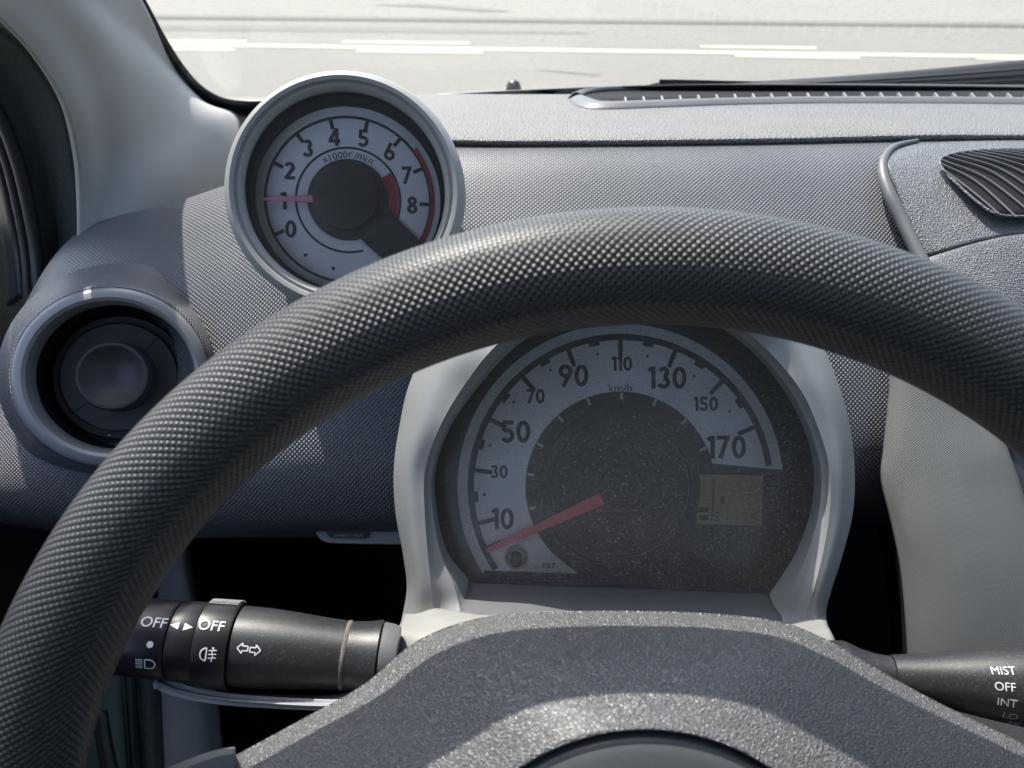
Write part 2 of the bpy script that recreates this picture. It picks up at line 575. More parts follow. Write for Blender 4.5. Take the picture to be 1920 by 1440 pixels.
def marking(pts, w, label):
    (x0, y0), (x1, y1) = pts
    q = ground_strip(x0, y0, x1, y1, w, 0.004)
    n = 24
    verts, faces = [], []
    for i in range(n + 1):
        t = i / n
        verts += [q[0].lerp(q[1], t) + Vector((0, random.uniform(-.006, .006), 0)), q[3].lerp(q[2], t) + Vector((0, random.uniform(-.006, .006), 0))]
    for i in range(n):
        faces.append((2 * i, 2 * i + 2, 2 * i + 3, 2 * i + 1))
    o = obj('road_marking', (verts, faces), M['paint'], smooth=False)
    o['kind'] = 'structure'; o['label'] = label
marking([(-300, 75), (2300, 113)], 0.13, 'long cream line painted along the road')
for a, b, lab in [((300, 77), (462, 79), 'short cream dash above the long line, next to the pillar'), ((250, 92), (440, 94), 'short cream dash below the long line, next to the pillar'),
                  ((642, 79), (880, 82), 'cream dash above the long line, over the tachometer'), ((668, 96), (905, 99), 'cream dash below the long line, over the tachometer'),
                  ((1312, 88), (1530, 91), 'cream dash above the long line, over the defroster slot'), ((1378, 105), (1612, 109), 'cream dash below the long line, over the defroster slot'),
                  ((1826, 110), (2100, 115), 'cream dash below the long line, over the wiper')]:
    marking([a, b], .10, lab)
def patch(corners, m, name, label, z):
    pts = [on_ground(x, y) + Vector((0, 0, z)) for x, y in corners]
    o_ = obj(name, ([p for p in pts], [tuple(range(len(pts)))]), m, smooth=False)
    o_['kind'] = 'structure'; o_['label'] = label
patch([(-200, 47), (520, 49), (760, 53), (1100, 60), (1100, 64), (700, 61), (300, 57), (-200, 55)], M['tar'], 'tar_seam', 'darker tar strip along the road before the kerb', 0.003)
patch([(700, 14), (790, 12), (900, 20), (960, 27), (900, 27), (800, 19)], M['tar'], 'tar_seam', 'short slanting tar strip near the kerb', 0.029)
patch([(1000, 131), (1040, 133), (1130, 141), (1110, 142), (1060, 137)], M['tar'], 'tar_seam', 'short tar crack on the near asphalt', 0.003)
# kerb and pavement on the far side
ka, kb = on_ground(-600, 28), on_ground(2500, 58)
t = (kb - ka).normalized(); nn = Vector((-t.y, t.x, 0))
A_, B_ = ka - t * 25, kb + t * 25
pv = [A_, B_, B_ + nn * 40, A_ + nn * 40]
prof = [(0.0, 0.0), (0.012, 0.014), (0.03, 0.022), (0.16, 0.026)]
g = [[A_.lerp(B_, i / 40) + nn * w + Vector((0, 0, h)) for i in range(41)] for w, h in prof]
o = obj('kerb', sheet(g), M['kerb']); o['kind'] = 'structure'; o['label'] = 'low stone kerb on the far side of the road'
g = [[A_.lerp(B_, i / 10) + nn * w + Vector((0, 0, 0.024)) for i in range(11)] for w in (0.165, 3, 12, 60)]
o = obj('pavement', sheet(g), M['paving']); o['kind'] = 'structure'; o['label'] = 'pale pavement beyond the kerb'

# ================================================================== car body shell round the seat
WS0 = V(0, 0.625, -0.139)                       # foot of the windscreen
WS1 = V(0, 0.075, 0.335)                        # its top edge under the roof
ws_t = (WS1 - WS0).normalized()
WSN = ws_t.cross(AX_R).normalized()
if WSN.y > 0:
    WSN = -WSN                                  # towards the driver
def wsp(x, y, off=0.0):
    return on_plane(x, y, WS0, WSN) + WSN * off

roof = thing('car_roof', 'pale headliner roof panel above the windscreen, out of the picture', 'car roof', V(0.25, 0.05, 0.34))  # unseen roof, put in to shade the cabin from the sky
rows = [[V(x, y, z - 0.03 * ((x - 0.3) / 0.62) ** 2) for x in (-0.33, -0.2, 0, 0.3, 0.6, 0.8, 0.93)]
        for y, z in ((0.075, 0.338), (0.0, 0.365), (-0.3, 0.40), (-0.9, 0.41), (-1.6, 0.36))]
obj('headliner', loft(rows, 4, 4), M['headliner'], roof, solid=0.02)

cb = thing('car_cabin', 'dark lower cabin sides and rear bench behind the viewpoint, out of the picture', 'cabin', V(0.3, -0.8, -0.76))  # unseen shell, added to cut the light coming from behind
obj('side_panel', loft([[V(0.96, y, z) for y in (0.6, 0, -0.8, -1.6)] for z in (-0.08, -0.3, -0.78)], 3, 3), M['felt'], cb, solid=0.03)
obj('side_panel', loft([[V(-0.37, y, z) for y in (-0.45, -0.8, -1.2, -1.6)] for z in (-0.08, -0.3, -0.78)], 3, 3), M['felt'], cb, solid=0.03)
obj('rear_bench', loft([[V(x, y, z) for x in (-0.37, 0.3, 0.96)] for y, z in ((-1.7, 0.02), (-1.45, 0.04), (-1.3, -0.35), (-0.95, -0.42), (-0.9, -0.76))], 3, 3), M['felt'], cb, solid=0.05)
obj('floor', loft([[V(x, y, -0.77) for x in (-0.37, 0.3, 0.96)] for y in (-0.5, -1.0, -1.7)], 3, 3), M['carpet'], cb, solid=0.02)
st_ = thing('driver_seat', 'dark fabric driver seat behind the viewpoint, out of the picture', 'seat', V(0.04, -0.45, -0.7))  # unseen seat, added to keep rear light off the wheel
rows = [[V(0.04 + x, y - 0.05 * (1 - (x / .25) ** 2), z) for x in (-0.25, -0.2, 0, 0.2, 0.25)] for y, z in ((-0.30, -0.62), (-0.36, -0.35), (-0.42, -0.1), (-0.45, 0.02), (-0.52, 0.05))]
obj('backrest', loft(rows, 4, 4), M['felt'], st_, solid=0.08)
rows = [[V(0.04 + x, y, z) for x in (-0.25, -0.1, 0.1, 0.25)] for y, z in ((-0.34, -0.5), (-0.1, -0.46), (0.08, -0.45), (0.12, -0.5))]
obj('cushion', loft(rows, 4, 4), M['felt'], st_, solid=0.1)
rows = [[V(0.04 + x, y, z) for x in (-0.13, 0, 0.13)] for y, z in ((-0.46, 0.06), (-0.44, 0.14), (-0.47, 0.24), (-0.52, 0.25))]
obj('headrest', loft(rows, 4, 4), M['felt'], st_, solid=0.06)
# ---- windscreen
ws = thing('windscreen', 'clear windscreen with a black border above the dashboard', 'windscreen', WS0)
rows = []
for t_ in (0, 0.33, 0.66, 1.0):
    base = WS0.lerp(WS1, t_)
    xl = -0.325 + 0.05 * t_
    rows.append([base + AX_R * x for x in (xl, -0.1, 0.2, 0.5, 0.92)])
obj('pane', loft(rows, 4, 4), M['screen'], ws)
# black border: inner edge traced along pillar, corner and base
inner = [(215, -90), (272, 0), (310, 70), (345, 125), (378, 162), (415, 184), (455, 190), (500, 190), (560, 188), (700, 184), (790, 180),
         (900, 174), (1060, 167), (1250, 161), (1450, 160), (1700, 162), (1920, 165), (2200, 172), (2600, 185)]
outer = [(190, -70), (245, 10), (285, 80), (320, 140), (355, 185), (395, 225), (445, 240), (500, 236), (560, 232), (700, 224), (790, 215),
         (900, 207), (1060, 200), (1250, 195), (1450, 194), (1700, 196), (1920, 199), (2200, 206), (2600, 219)]
rows = [[wsp(x, y, -0.001) for x, y in inner], [wsp(x, y, -0.001) for x, y in outer]]
obj('black_border', loft(rows, 5, 1), M['frit'], ws, solid=0.001)

# ---- bonnet and cowl outside the glass
bn = thing('car_bonnet', 'silver bonnet and black cowl below the windscreen, hidden behind the dashboard', 'bonnet', V(0.3, 0.68, -0.22))
rows = [[V(x, y, z - 0.06 * ((x - 0.3) / 0.7) ** 2) for x in (-0.38, -0.1, 0.3, 0.7, 0.98)]
        for y, z in ((0.70, -0.175), (0.95, -0.25), (1.2, -0.36), (1.36, -0.55), (1.40, -0.8))]
obj('panel', loft(rows, 5, 5), M['body'], bn, solid=0.004)
rows = [[V(x, y, z) for x in (-0.36, 0, 0.4, 0.96)] for y, z in ((0.60, -0.175), (0.66, -0.176), (0.70, -0.182))]
obj('cowl', loft(rows, 3, 3), M['black'], bn, solid=0.004)

# washer nozzle
nz = P(963, 172, 0.72)
wt = thing('washer_nozzle', 'small black washer nozzle poking up at the foot of the windscreen', 'nozzle', nz)
fr = frame(nz, Vector((0, 0, 1)), Vector((0, 1, 0)))
obj('body', lathe(fr, [(0.0072, -0.02), (0.0072, 0.002), (0.0066, 0.006), (0.005, 0.0088), (0.0025, 0.0103), (0.0002, 0.0108)], 28), M['black'], wt)
obj('jet', lathe(frame(nz + Vector((0, -0.0045, 0.008)), Vector((0, -1, .4)), Vector((0, 0, 1))), [(0.0016, -0.002), (0.0016, 0.001), (0.0002, 0.0012)], 14), M['ring'], wt)

# wiper lying across the foot of the glass
wp = thing('windscreen_wiper', 'dark wiper arm and blade resting across the foot of the windscreen', 'wiper', P(1500, 165, 0.70))
ua = [P(1235, 158, 0.70), P(1420, 152, 0.70), P(1650, 137, 0.69), P(1920, 112, 0.68), P(2300, 70, 0.67)]
la = [P(1235, 162, 0.70), P(1420, 166, 0.70), P(1650, 166, 0.69), P(1920, 163, 0.68), P(2300, 150, 0.67)]
mid = [(a + b) / 2 + Vector((0, 0.012, 0)) for a, b in zip(ua, la)]
obj('arm', loft([la, [m_ - Vector((0, 0.016, 0)) for m_ in mid], ua], 6, 4), M['rubber'], wp, solid=0.006)
for k in range(4):
    f0 = 0.22 + 0.2 * k
    pth = [u_.lerp(l_, f0) - Vector((0, 0.012, 0)) for u_, l_ in zip(ua, la)]
    obj('rib', tube(spline(pth[1:], 6), 0.0011, 8), M['black'], wp)
obj('blade_tip', tube([P(1215, 160, .705), P(1232, 157, .705), P(1246, 153, .705)], [0.0008, 0.0014, 0.0009], 8), M['rubber'], wp)

# ---- windscreen pillar
pl = thing('windscreen_pillar', 'pale grey windscreen pillar trim rising from the dashboard corner', 'pillar trim', P(200, 425, 0.48))
rows = [[(145, 470, .458), (165, 468, .461), (192, 463, .466), (245, 450, .472), (312, 425, .500), (362, 405, .530), (455, 372, .590)],
        [(143, 375, .451), (164, 372, .456), (192, 366, .464), (248, 350, .473), (325, 322, .502), (375, 305, .538), (450, 285, .597)],
        [(136, 290, .437), (158, 287, .444), (189, 280, .456), (248, 262, .471), (325, 240, .510), (385, 228, .558), (440, 222, .615)],
        [(113, 195, .412), (138, 190, .419), (171, 180, .432), (232, 160, .452), (300, 158, .502), (345, 178, .555), (388, 205, .612)],
        [(62, 108, .385), (90, 100, .391), (128, 88, .403), (188, 72, .422), (242, 78, .468), (285, 105, .515), (322, 138, .560)],
        [(-4, 36, .355), (25, 25, .361), (66, 8, .372), (120, -8, .388), (175, -4, .420), (222, 2, .452), (262, 12, .482)],
        [(-110, -60, .315), (-80, -75, .320), (-35, -95, .330), (20, -115, .344), (85, -115, .372), (140, -110, .400), (190, -90, .432)],
        [(-340, -260, .245), (-300, -275, .250), (-245, -295, .260), (-180, -315, .272), (-105, -320, .298), (-45, -315, .322), (5, -290, .350)]]
obj('trim', loft([[P(*q) for q in r] for r in rows], 6, 8, True), M['pillar'], pl, solid=0.004)
# ---- door side: felt, seal, frame
dr = thing('door_frame', 'dark door frame with felt and rubber seal beside the pale pillar', 'door frame', P(60, 520, 0.45))
redge = [(-335, -250, .252), (-110, -50, .326), (14, 38, .365), (80, 110, .395), (130, 197, .422), (152, 291, .448), (160, 376, .468), (164, 440, .480), (164, 520, .487)]
ledge = [(-500, -200, .262), (-260, -10, .335), (-150, 90, .372), (-60, 150, .40), (-6, 210, .425), (30, 300, .448), (52, 390, .466), (66, 470, .478), (72, 560, .485)]
mids = [tuple((a[i] + b[i]) / 2 + (0.012 if i == 2 else 0) for i in range(3)) for a, b in zip(redge, ledge)]
obj('felt', loft([[P(*q) for q in r] for r in (redge, mids, ledge)], 8, 6), M['felt'], dr, solid=0.006)
off = [(-60, 0), (-40, 0), (-30, 0), (-18, 0), (-12, 0), (-8, 0), (-8, 0), (-8, 0)]
pth = [P(a[0] + 2, a[1], a[2] - .004) for a in ledge]
obj('seal', tube(spline(pth, 8), 0.0038, 14), M['rubber'], dr)
pth = [P(a[0] - 18, a[1], a[2] - .001) for a in ledge]
obj('seal', tube(spline(pth, 8), 0.0030, 12), M['rubber'], dr)
e2 = [(a[0] - 22, a[1], a[2] + .004) for a in ledge]
e3 = [(a[0] - 46, a[1] + 14, a[2] + .02) for a in ledge]
obj('window_channel', loft([[P(*q) for q in r] for r in (e2, e3)], 8, 3), M['frit'], dr, solid=0.004)
rows = [[V(-0.36, y, z) for y in (0.66, 0.2, -0.1, -0.5)] for z in (-0.19, -0.22, -0.35, -0.55, -0.75)]
obj('door_panel', loft(rows, 3, 3), M['felt'], dr, solid=0.02)

# ================================================================== dashboard
db = thing('dashboard', 'dark grey dashboard with dotted pad and grained top under the windscreen', 'dashboard', V(0, 0.5, -0.33))
def prof_pts(x, sk, push):
    out = []
    for y, z in ((0.432, -0.1225), (0.420, -0.1245), (0.407, -0.130), (0.391, -0.1405), (0.370, -0.157), (0.347, -0.183), (0.323, -0.214), (0.304, -0.244),
                 (0.297, -0.271), (0.302, -0.292), (0.317, -0.303), (0.385, -0.312)):
        zz = z + (-0.282 - z) * sk if z > -0.282 else z
        out.append(V(x, y + push, zz))
    return out
stations = [(-0.345, .97, .05), (-0.318, .78, .028), (-0.292, .52, .014), (-0.268, .36, .008), (-0.240, .275, .004), (-0.195, .20, 0), (-0.15, .11, 0), (-0.105, .03, 0), (-0.06, 0, 0), (0.0, 0, 0), (0.08, 0, .002), (0.16, 0, .006), (0.235, 0, .012), (0.30, 0, .012)]
cols = [prof_pts(*s_) for s_ in stations]
rows = [[c[j] for c in cols] for j in range(len(cols[0]))]
obj('face_pad', loft(rows, 8, 6, True), M['dash'], db, solid=0.004)
# upper deck from the crease to the glass
heads = [c[0].copy() for c in cols]
for x in (0.45, 0.65, 0.9):
    heads.append(V(x, 0.445, -0.1225))
rows = []
for f in (0.0, 0.025, 0.1, 0.3, 0.6, 0.85, 1.0):
    r_ = []
    for h_ in heads:
        x = h_.x
        y1 = 0.603 - 0.05 * max(0, -x - 0.12) - 0.02 * (x - 0.2) ** 2
        e_ = V(x, y1, -0.1366 - 1.35 * max(0, -x - 0.13))
        p = h_.lerp(e_, f)
        lf = min(1.0, max(0.0, (-x - 0.07) / 0.04)) * 0.0065
        r_.append(p + Vector((0, 0, (-0.0008 if f < .01 else (0.0006 if f > .05 else 0.0)) - lf)))
    rows.append(r_)
obj('upper_deck', loft(rows, 5, 6, True), M['deck'], db, solid=0.004)

# defroster slot: raised frame, near-black strip painted as slot shade, ribs
DZ = V(0, 0.5, -0.1205).z
def dk(x, y, h=0.0):
    a_, b_ = V(0, 0.438, -0.1225), V(0, 0.603, -0.1366)
    n_ = AX_R.cross(b_ - a_).normalized()
    p = on_plane(x, y, a_ + Vector((0, 0, 0.0030)), n_)
    return p + Vector((0, 0, h))
fu = [(1062, 189), (1085, 182), (1140, 177), (1250, 173), (1400, 171), (1600, 171), (1920, 174), (2300, 180)]
fl = [(1062, 191), (1082, 205), (1130, 210), (1250, 206), (1400, 201), (1600, 199), (1920, 201), (2300, 208)]
iu = [(1090, 188), (1108, 182), (1150, 178), (1250, 175), (1400, 173), (1600, 173), (1920, 176), (2300, 182)]
il = [(1106, 194), (1124, 200), (1150, 202.5), (1250, 199.5), (1400, 195.5), (1600, 193.5), (1920, 195.5), (2300, 202.5)]
obj('defroster_shade_strip', loft([[dk(x, y, .0028) for x, y in iu], [dk(x, y, .0022) for x, y in il]], 6, 2, True), M['hole'], db, solid=0.001)
dfr = obj('defroster_frame', loft([[dk(x, y, .001) for x, y in fl], [dk(x, y, .0055) for x, y in [(a[0] * .5 + b[0] * .5, a[1] * .5 + b[1] * .5) for a, b in zip(fl, il)]], [dk(x, y, .004) for x, y in il]], 6, 3), M['bead'], db, solid=0.001)
obj('defroster_lip', loft([[dk(x, y, .0035) for x, y in iu], [dk(x, y, .006) for x, y in [(a[0] * .5 + b[0] * .5, a[1] * .5 + b[1] * .5) for a, b in zip(fu, iu)]], [dk(x, y, .001) for x, y in fu]], 6, 3), M['bead'], db, solid=0.001)
def lerp_line(pts, x):
    for a, b in zip(pts, pts[1:]):
        if a[0] <= x <= b[0]:
            return a[1] + (b[1] - a[1]) * (x - a[0]) / (b[0] - a[0])
    return pts[-1][1]
for k in range(30):
    x = 1172 + 34.3 * k
    yl = lerp_line(il, x)
    a, b = dk(x, yl + 1.5, .0035), dk(x + 1, yl - 3.0, .0050)
    fr = frame((a + b) / 2, Vector((0, -0.2, 1)), Vector((0, 1, 0)))
    L_ = (b - a).length
    obj('defroster_rib', prism([(-.0006, -L_ / 2), (.0006, -L_ / 2), (.0006, L_ / 2), (-.0006, L_ / 2)], fr, -.003, .0004), M['ring'], db)

# ---- centre stack top, ridge, vent grille and woven side panel
cs = thing('centre_console', 'grained centre console with ridge, air grille and woven grey side panel', 'console', P(1800, 1240, 0.40))
rows = [[(1665, 268, .438), (1700, 266, .439), (1780, 263, .441), (1920, 261, .442), (2150, 262, .442), (2400, 268, .441)],
        [(1662, 300, .414), (1700, 290, .418), (1785, 276, .428), (1920, 270, .432), (2150, 270, .432), (2400, 274, .432)],
        [(1682, 350, .404), (1720, 345, .404), (1800, 335, .406), (1920, 325, .408), (2150, 320, .408), (2400, 320, .408)],
        [(1708, 420, .397), (1745, 415, .396), (1820, 400, .395), (1920, 392, .395), (2150, 385, .395), (2400, 385, .395)],
        [(1738, 480, .392), (1770, 470, .390), (1840, 450, .388), (1920, 436, .387), (2150, 420, .387), (2400, 415, .387)]]
CT = [[P(*q) for q in r] for r in rows]
obj('top_pad', loft(CT, 8, 8, True), M['pad'], cs, solid=0.004)
rows = [[(1740, 484, .3935), (1772, 474, .3915), (1842, 454, .3895), (1920, 440, .3885), (2150, 424, .3885), (2400, 419, .389)],
        [(1738, 490, .3885), (1772, 480, .3865), (1842, 461, .3845), (1920, 448, .3835), (2150, 432, .3835), (2400, 428, .384)],
        [(1742, 560, .383), (1780, 556, .380), (1850, 550, .378), (1920, 545, .377), (2150, 535, .377), (2400, 530, .378)],
        [(1750, 640, .382), (1790, 640, .378), (1860, 640, .376), (1930, 640, .375), (2150, 640, .375), (2400, 640, .376)]]
obj('fascia', loft([[P(*q) for q in r] for r in rows], 8, 6, True), M['pad'], cs, solid=0.004)
# ridge along the driver's edge of the pad
rid = [(1720, 264, .437), (1680, 274, .427), (1658, 296, .416), (1655, 325, .409), (1668, 365, .403), (1692, 415, .398), (1718, 468, .392), (1745, 525, .386), (1768, 600, .382)]
pth = spline([P(*q) for q in rid], 8)
vv_, ff_, uu_, _ = tube(pth, [0.0012 + 0.0022 * min(1, k / 34) for k in range(len(pth))], 18)
obj('ridge', (vv_, ff_, uu_, True), M['bead'], cs)
# air grille
def ctp(x, y, lift):
    """a point above the centre pad as seen at (x, y)"""
    best = None
    g_ = CTG
    for r_ in g_:
        for p in r_:
            q = p - CAM
            d = q.dot(AX_F)
            px, py = 960 + FPX * q.dot(AX_R) / d, 720 - FPX * q.dot(AX_U) / d
            e = (px - x) ** 2 + (py - y) ** 2
            if best is None or e < best[0]:
                best = (e, d)
    return P(x, y, best[1] - lift)
CTG = surf(CT, 10, 10)
_a, _b, _c = ctp(1762, 303, 0), ctp(1900, 402, 0), ctp(1990, 285, 0)
_gn = (_b - _a).cross(_c - _a).normalized()
if _gn.dot(CAM - _a) < 0:
    _gn = -_gn
def gpl(x, y, lift):
    return on_plane(x, y, _a + _gn * (lift + 0.0026), _gn)
top_e = [(1762, 302), (1775, 292), (1805, 285), (1850, 281), (1920, 279), (2000, 279), (2100, 282)]
bot_e = [(1762, 304), (1772, 320), (1798, 348), (1832, 378), (1872, 402), (1960, 405), (2100, 400)]
obj('grille_shade_sheet', loft([[gpl(x, y, .0012) for x, y in top_e], [gpl((a[0] + b[0]) / 2, (a[1] + b[1]) / 2, .0012) for a, b in zip(top_e, bot_e)], [gpl(x, y, .0012) for x, y in bot_e]], 6, 5, True), M['hole'], cs, solid=0.0005)  # near-black sheet laid on the pad, standing for shade inside the grille
edge = spline([gpl(x, y, .0015) for x, y in [(2000, 279), (1920, 279), (1850, 281), (1805, 285), (1775, 292), (1762, 302), (1770, 320), (1798, 348), (1832, 378), (1872, 402), (1940, 406), (2000, 406)]], 8)
obj('grille_rim', tube(edge, 0.0007, 8), M['pad'], cs)
slat = [[(1769, 319), (1818, 355), (1873, 401)], [(1765, 307), (1830, 340), (1899, 401), (1903, 404)], [(1766, 300), (1845, 332), (1920, 388), (1938, 404)], [(1775, 294), (1855, 320), (1920, 364), (1968, 404)],
        [(1788, 290), (1865, 312), (1925, 347), (1996, 402)], [(1802, 287), (1875, 305), (1935, 334), (2022, 400)], [(1817, 285), (1885, 300), (1945, 323), (2046, 396)], [(1833, 283), (1900, 296), (1960, 315), (2066, 390)],
        [(1850, 282), (1915, 292), (1980, 309), (2084, 380)], [(1868, 281), (1935, 290), (2000, 305), (2098, 368)], [(1888, 280), (1960, 288), (2020, 300), (2108, 352)], [(1910, 280), (1985, 286), (2040, 295), (2112, 332)]]
for s_ in slat:
    pth = spline([gpl(x, y, .0022) for x, y in s_], 6)
    obj('grille_slat', tube(pth, 0.00055, 8), M['bead'], cs)
# woven side panel facing the driver
rows = [[(1664, 640, .392), (1690, 640, .388), (1740, 640, .384), (1800, 690, .382), (1840, 735, .382), (1852, 745, .392)],
        [(1667, 720, .390), (1695, 718, .385), (1750, 735, .381), (1820, 765, .378), (1862, 790, .378), (1872, 792, .388)],
        [(1656, 840, .386), (1690, 838, .380), (1750, 840, .376), (1830, 845, .373), (1885, 850, .373), (1894, 852, .384)],
        [(1652, 900, .384), (1690, 902, .378), (1755, 905, .373), (1840, 910, .370), (1908, 915, .370), (1916, 916, .380)],
        [(1672, 985, .380), (1705, 990, .374), (1765, 995, .369), (1850, 1000, .366), (1930, 1000, .366), (1940, 1002, .376)],
        [(1690, 1080, .376), (1720, 1085, .371), (1775, 1090, .366), (1860, 1095, .363), (1960, 1095, .363), (1970, 1096, .374)],
        [(1702, 1240, .372), (1730, 1245, .367), (1785, 1250, .363), (1870, 1255, .361), (2000, 1255, .361), (2010, 1258, .372)],
        [(1708, 1420, .372), (1740, 1425, .367), (1795, 1430, .363), (1880, 1435, .361), (2060, 1435, .361), (2070, 1438, .372)]]
obj('woven_panel', loft([[P(*q) for q in r] for r in rows], 8, 8, True), M['fabric'], cs, solid=0.003)
rows2 = [[r[0], (r[0][0] - 6, r[0][1], r[0][2] + .03), (r[0][0] - 30, r[0][1], r[0][2] + .12)] for r in rows]
obj('side_wall', loft([[P(*q) for q in r] for r in rows2], 3, 5), M['black'], cs, solid=0.003)
rows3 = [[(r[5][0] - 1, r[5][1], r[5][2] + .001), (r[5][0] + 60, r[5][1], r[5][2] + .004), (r[5][0] + 300, r[5][1], r[5][2] + .006)] for r in rows]
obj('control_panel', loft([[P(*q) for q in r] for r in rows3], 4, 5, True), M['vent'], cs, solid=0.003)

# ================================================================== under the dashboard
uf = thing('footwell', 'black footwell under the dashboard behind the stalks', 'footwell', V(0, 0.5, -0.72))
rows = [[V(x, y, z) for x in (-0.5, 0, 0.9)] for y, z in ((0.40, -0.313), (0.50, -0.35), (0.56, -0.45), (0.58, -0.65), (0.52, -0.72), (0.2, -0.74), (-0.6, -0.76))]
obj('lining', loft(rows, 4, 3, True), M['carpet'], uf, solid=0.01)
kp = thing('kick_panel', 'blue-grey plastic kick panel below the dashboard beside the door', 'kick panel', P(360, 1500, 0.55))
rows = [[(300, 985, .500), (325, 985, .497), (345, 985, .502), (352, 985, .52)],
        [(296, 1060, .500), (330, 1060, .497), (352, 1060, .502), (360, 1060, .52)],
        [(296, 1150, .500), (338, 1150, .497), (366, 1150, .503), (376, 1150, .52)],
        [(298, 1260, .500), (330, 1260, .497), (372, 1260, .504), (400, 1260, .52)],
        [(300, 1360, .500), (330, 1360, .497), (378, 1360, .504), (415, 1360, .52)],
        [(306, 1500, .500), (336, 1500, .497), (386, 1500, .504), (425, 1500, .52)]]
obj('panel', loft([[P(*q) for q in r] for r in rows], 6, 4, True), M['kick'], kp, solid=0.004)
rows = [[(255, 1180, .495), (275, 1180, .492), (298, 1180, .499)], [(256, 1300, .495), (280, 1300, .492), (302, 1300, .499)], [(268, 1500, .495), (290, 1500, .492), (312, 1500, .499)]]
obj('felt_strip', loft([[P(*q) for q in r] for r in rows], 6, 4, True), M['felt'], kp, solid=0.004)
obj('seal', tube([P(241, 1180, .485), P(243, 1270, .485), P(252, 1440, .485), P(256, 1520, .485)], 0.0016, 10), M['rubber'], kp)
obj('seal', tube([P(229, 1180, .487), P(231, 1270, .487), P(242, 1440, .487), P(248, 1520, .487)], 0.0016, 10), M['rubber'], kp)
rows = [[(120, 1180, .50), (190, 1180, .492), (226, 1180, .494), (256, 1180, .50)], [(130, 1300, .50), (195, 1300, .492), (232, 1300, .494), (258, 1300, .50)], [(150, 1500, .50), (215, 1500, .492), (246, 1500, .494), (270, 1500, .50)]]
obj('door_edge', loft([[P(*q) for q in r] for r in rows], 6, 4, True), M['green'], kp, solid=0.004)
obj('door_pocket_edge', loft([[P(*q) for q in r] for r in ([(178, 1330, .47), (190, 1330, .468), (192, 1340, .47)], [(188, 1390, .47), (198, 1390, .468), (203, 1400, .47)], [(200, 1470, .47), (216, 1470, .468), (220, 1470, .47)])], 5, 5), M['rubber'], kp, solid=0.003)

ab = thing('airbag_indicator', 'small grey indicator plate lettered AIRBAG PASS under the dashboard edge', 'indicator', P(668, 1010, 0.409))
fr = frame(P(668, 1008, 0.409), -AX_F, AX_U)
s_ = 0.409 / FPX
def q2(pts):
    return [((x - 668) * s_, (1008 - y) * s_) for x, y in pts]
obj('plate', prism(q2([(588, 985), (592, 1000), (600, 1012), (612, 1018), (640, 1020), (752, 1022), (752, 985)]), fr, -0.004, 0), M['kick'], ab, bevel=0.0006)
obj('recess', prism(q2([(612, 984), (614, 1002), (622, 1007), (684, 1008), (692, 1003), (693, 984)]), fr, 0.0003, 0.0012), M['black'], ab)
obj('lettering', text_on(fr, 'AIRBAG PASS', -13.5 * s_, (1008 - 1003) * s_, 4.0 * s_, 0.0016, 0.0, width=55 * s_), M['printdim'], ab)

# ================================================================== air vent on the left
def ray(x, y):
    return (P(x, y, 1) - CAM).normalized()
vc = P(212, 707, 0.372)
vin = (ray(208, 706) + AX_R * 0.05 - AX_U * 0.05 + Vector((0.10, 0.10, 0))).normalized()
vf = frame(vc, -vin, AX_U)
vt = thing('air_vent', 'round dark air vent with grey ring and centre knob beside the steering wheel', 'air vent', vc)
VS = lambda pr: [(r_ * 0.92, z_ * 0.92) for r_, z_ in pr]
obj('housing', lathe(vf, VS([(0.0475, -0.0005), (0.0488, -0.002), (0.0505, -0.010), (0.0535, -0.022), (0.0585, -0.034), (0.066, -0.046)]), 128), M['dash'], vt)
obj('ring', lathe(vf, VS([(0.0388, -0.014), (0.0392, -0.004), (0.0402, 0.0008), (0.0418, 0.0022), (0.0445, 0.0016), (0.0470, -0.0004), (0.0476, -0.0022)]), 128), M['ventring'], vt)
obj('well', lathe(vf, VS([(0.0388, -0.0135), (0.0375, -0.040), (0.0001, -0.041)]), 96), M['hole'], vt)
vf2 = frame(vc - vf[3] * 0.016, (-vin + AX_R * -0.06 + AX_U * 0.05), AX_U)
ds = obj('disc', lathe(vf2, VS([(0.0345, -0.018), (0.0345, -0.0062), (0.0338, -0.0052), (0.0300, -0.0050), (0.0299, -0.0018), (0.0292, -0.0008), (0.0165, -0.0008), (0.0150, -0.0030)]), 112), M['vent'], vt)
obj('split_line', prism([(0.0162, -.0002), (0.0292, -.0002), (0.0292, .0002), (0.0162, .0002)], (vf2[0], (vf2[1] * .66 + vf2[2] * .75).normalized(), (vf2[2] * .66 - vf2[1] * .75).normalized(), vf2[3]), -.0009, -.0006), M['hole'], ds)
obj('split_line', prism([(0.0162, -.0002), (0.0292, -.0002), (0.0292, .0002), (0.0162, .0002)], (vf2[0], (vf2[1] * -.75 - vf2[2] * .66).normalized(), (vf2[1] * .66 - vf2[2] * .75).normalized(), vf2[3]), -.0009, -.0006), M['hole'], ds)
vk = obj('knob', lathe(vf2, VS([(0.0192, -0.003), (0.0190, 0.008), (0.0184, 0.0140), (0.0174, 0.0156), (0.0160, 0.0156), (0.0145, 0.0142), (0.012, 0.0116), (0.008, 0.0090), (0.004, 0.0077), (0.0001, 0.0073)]), 96), M['vent'], vt)
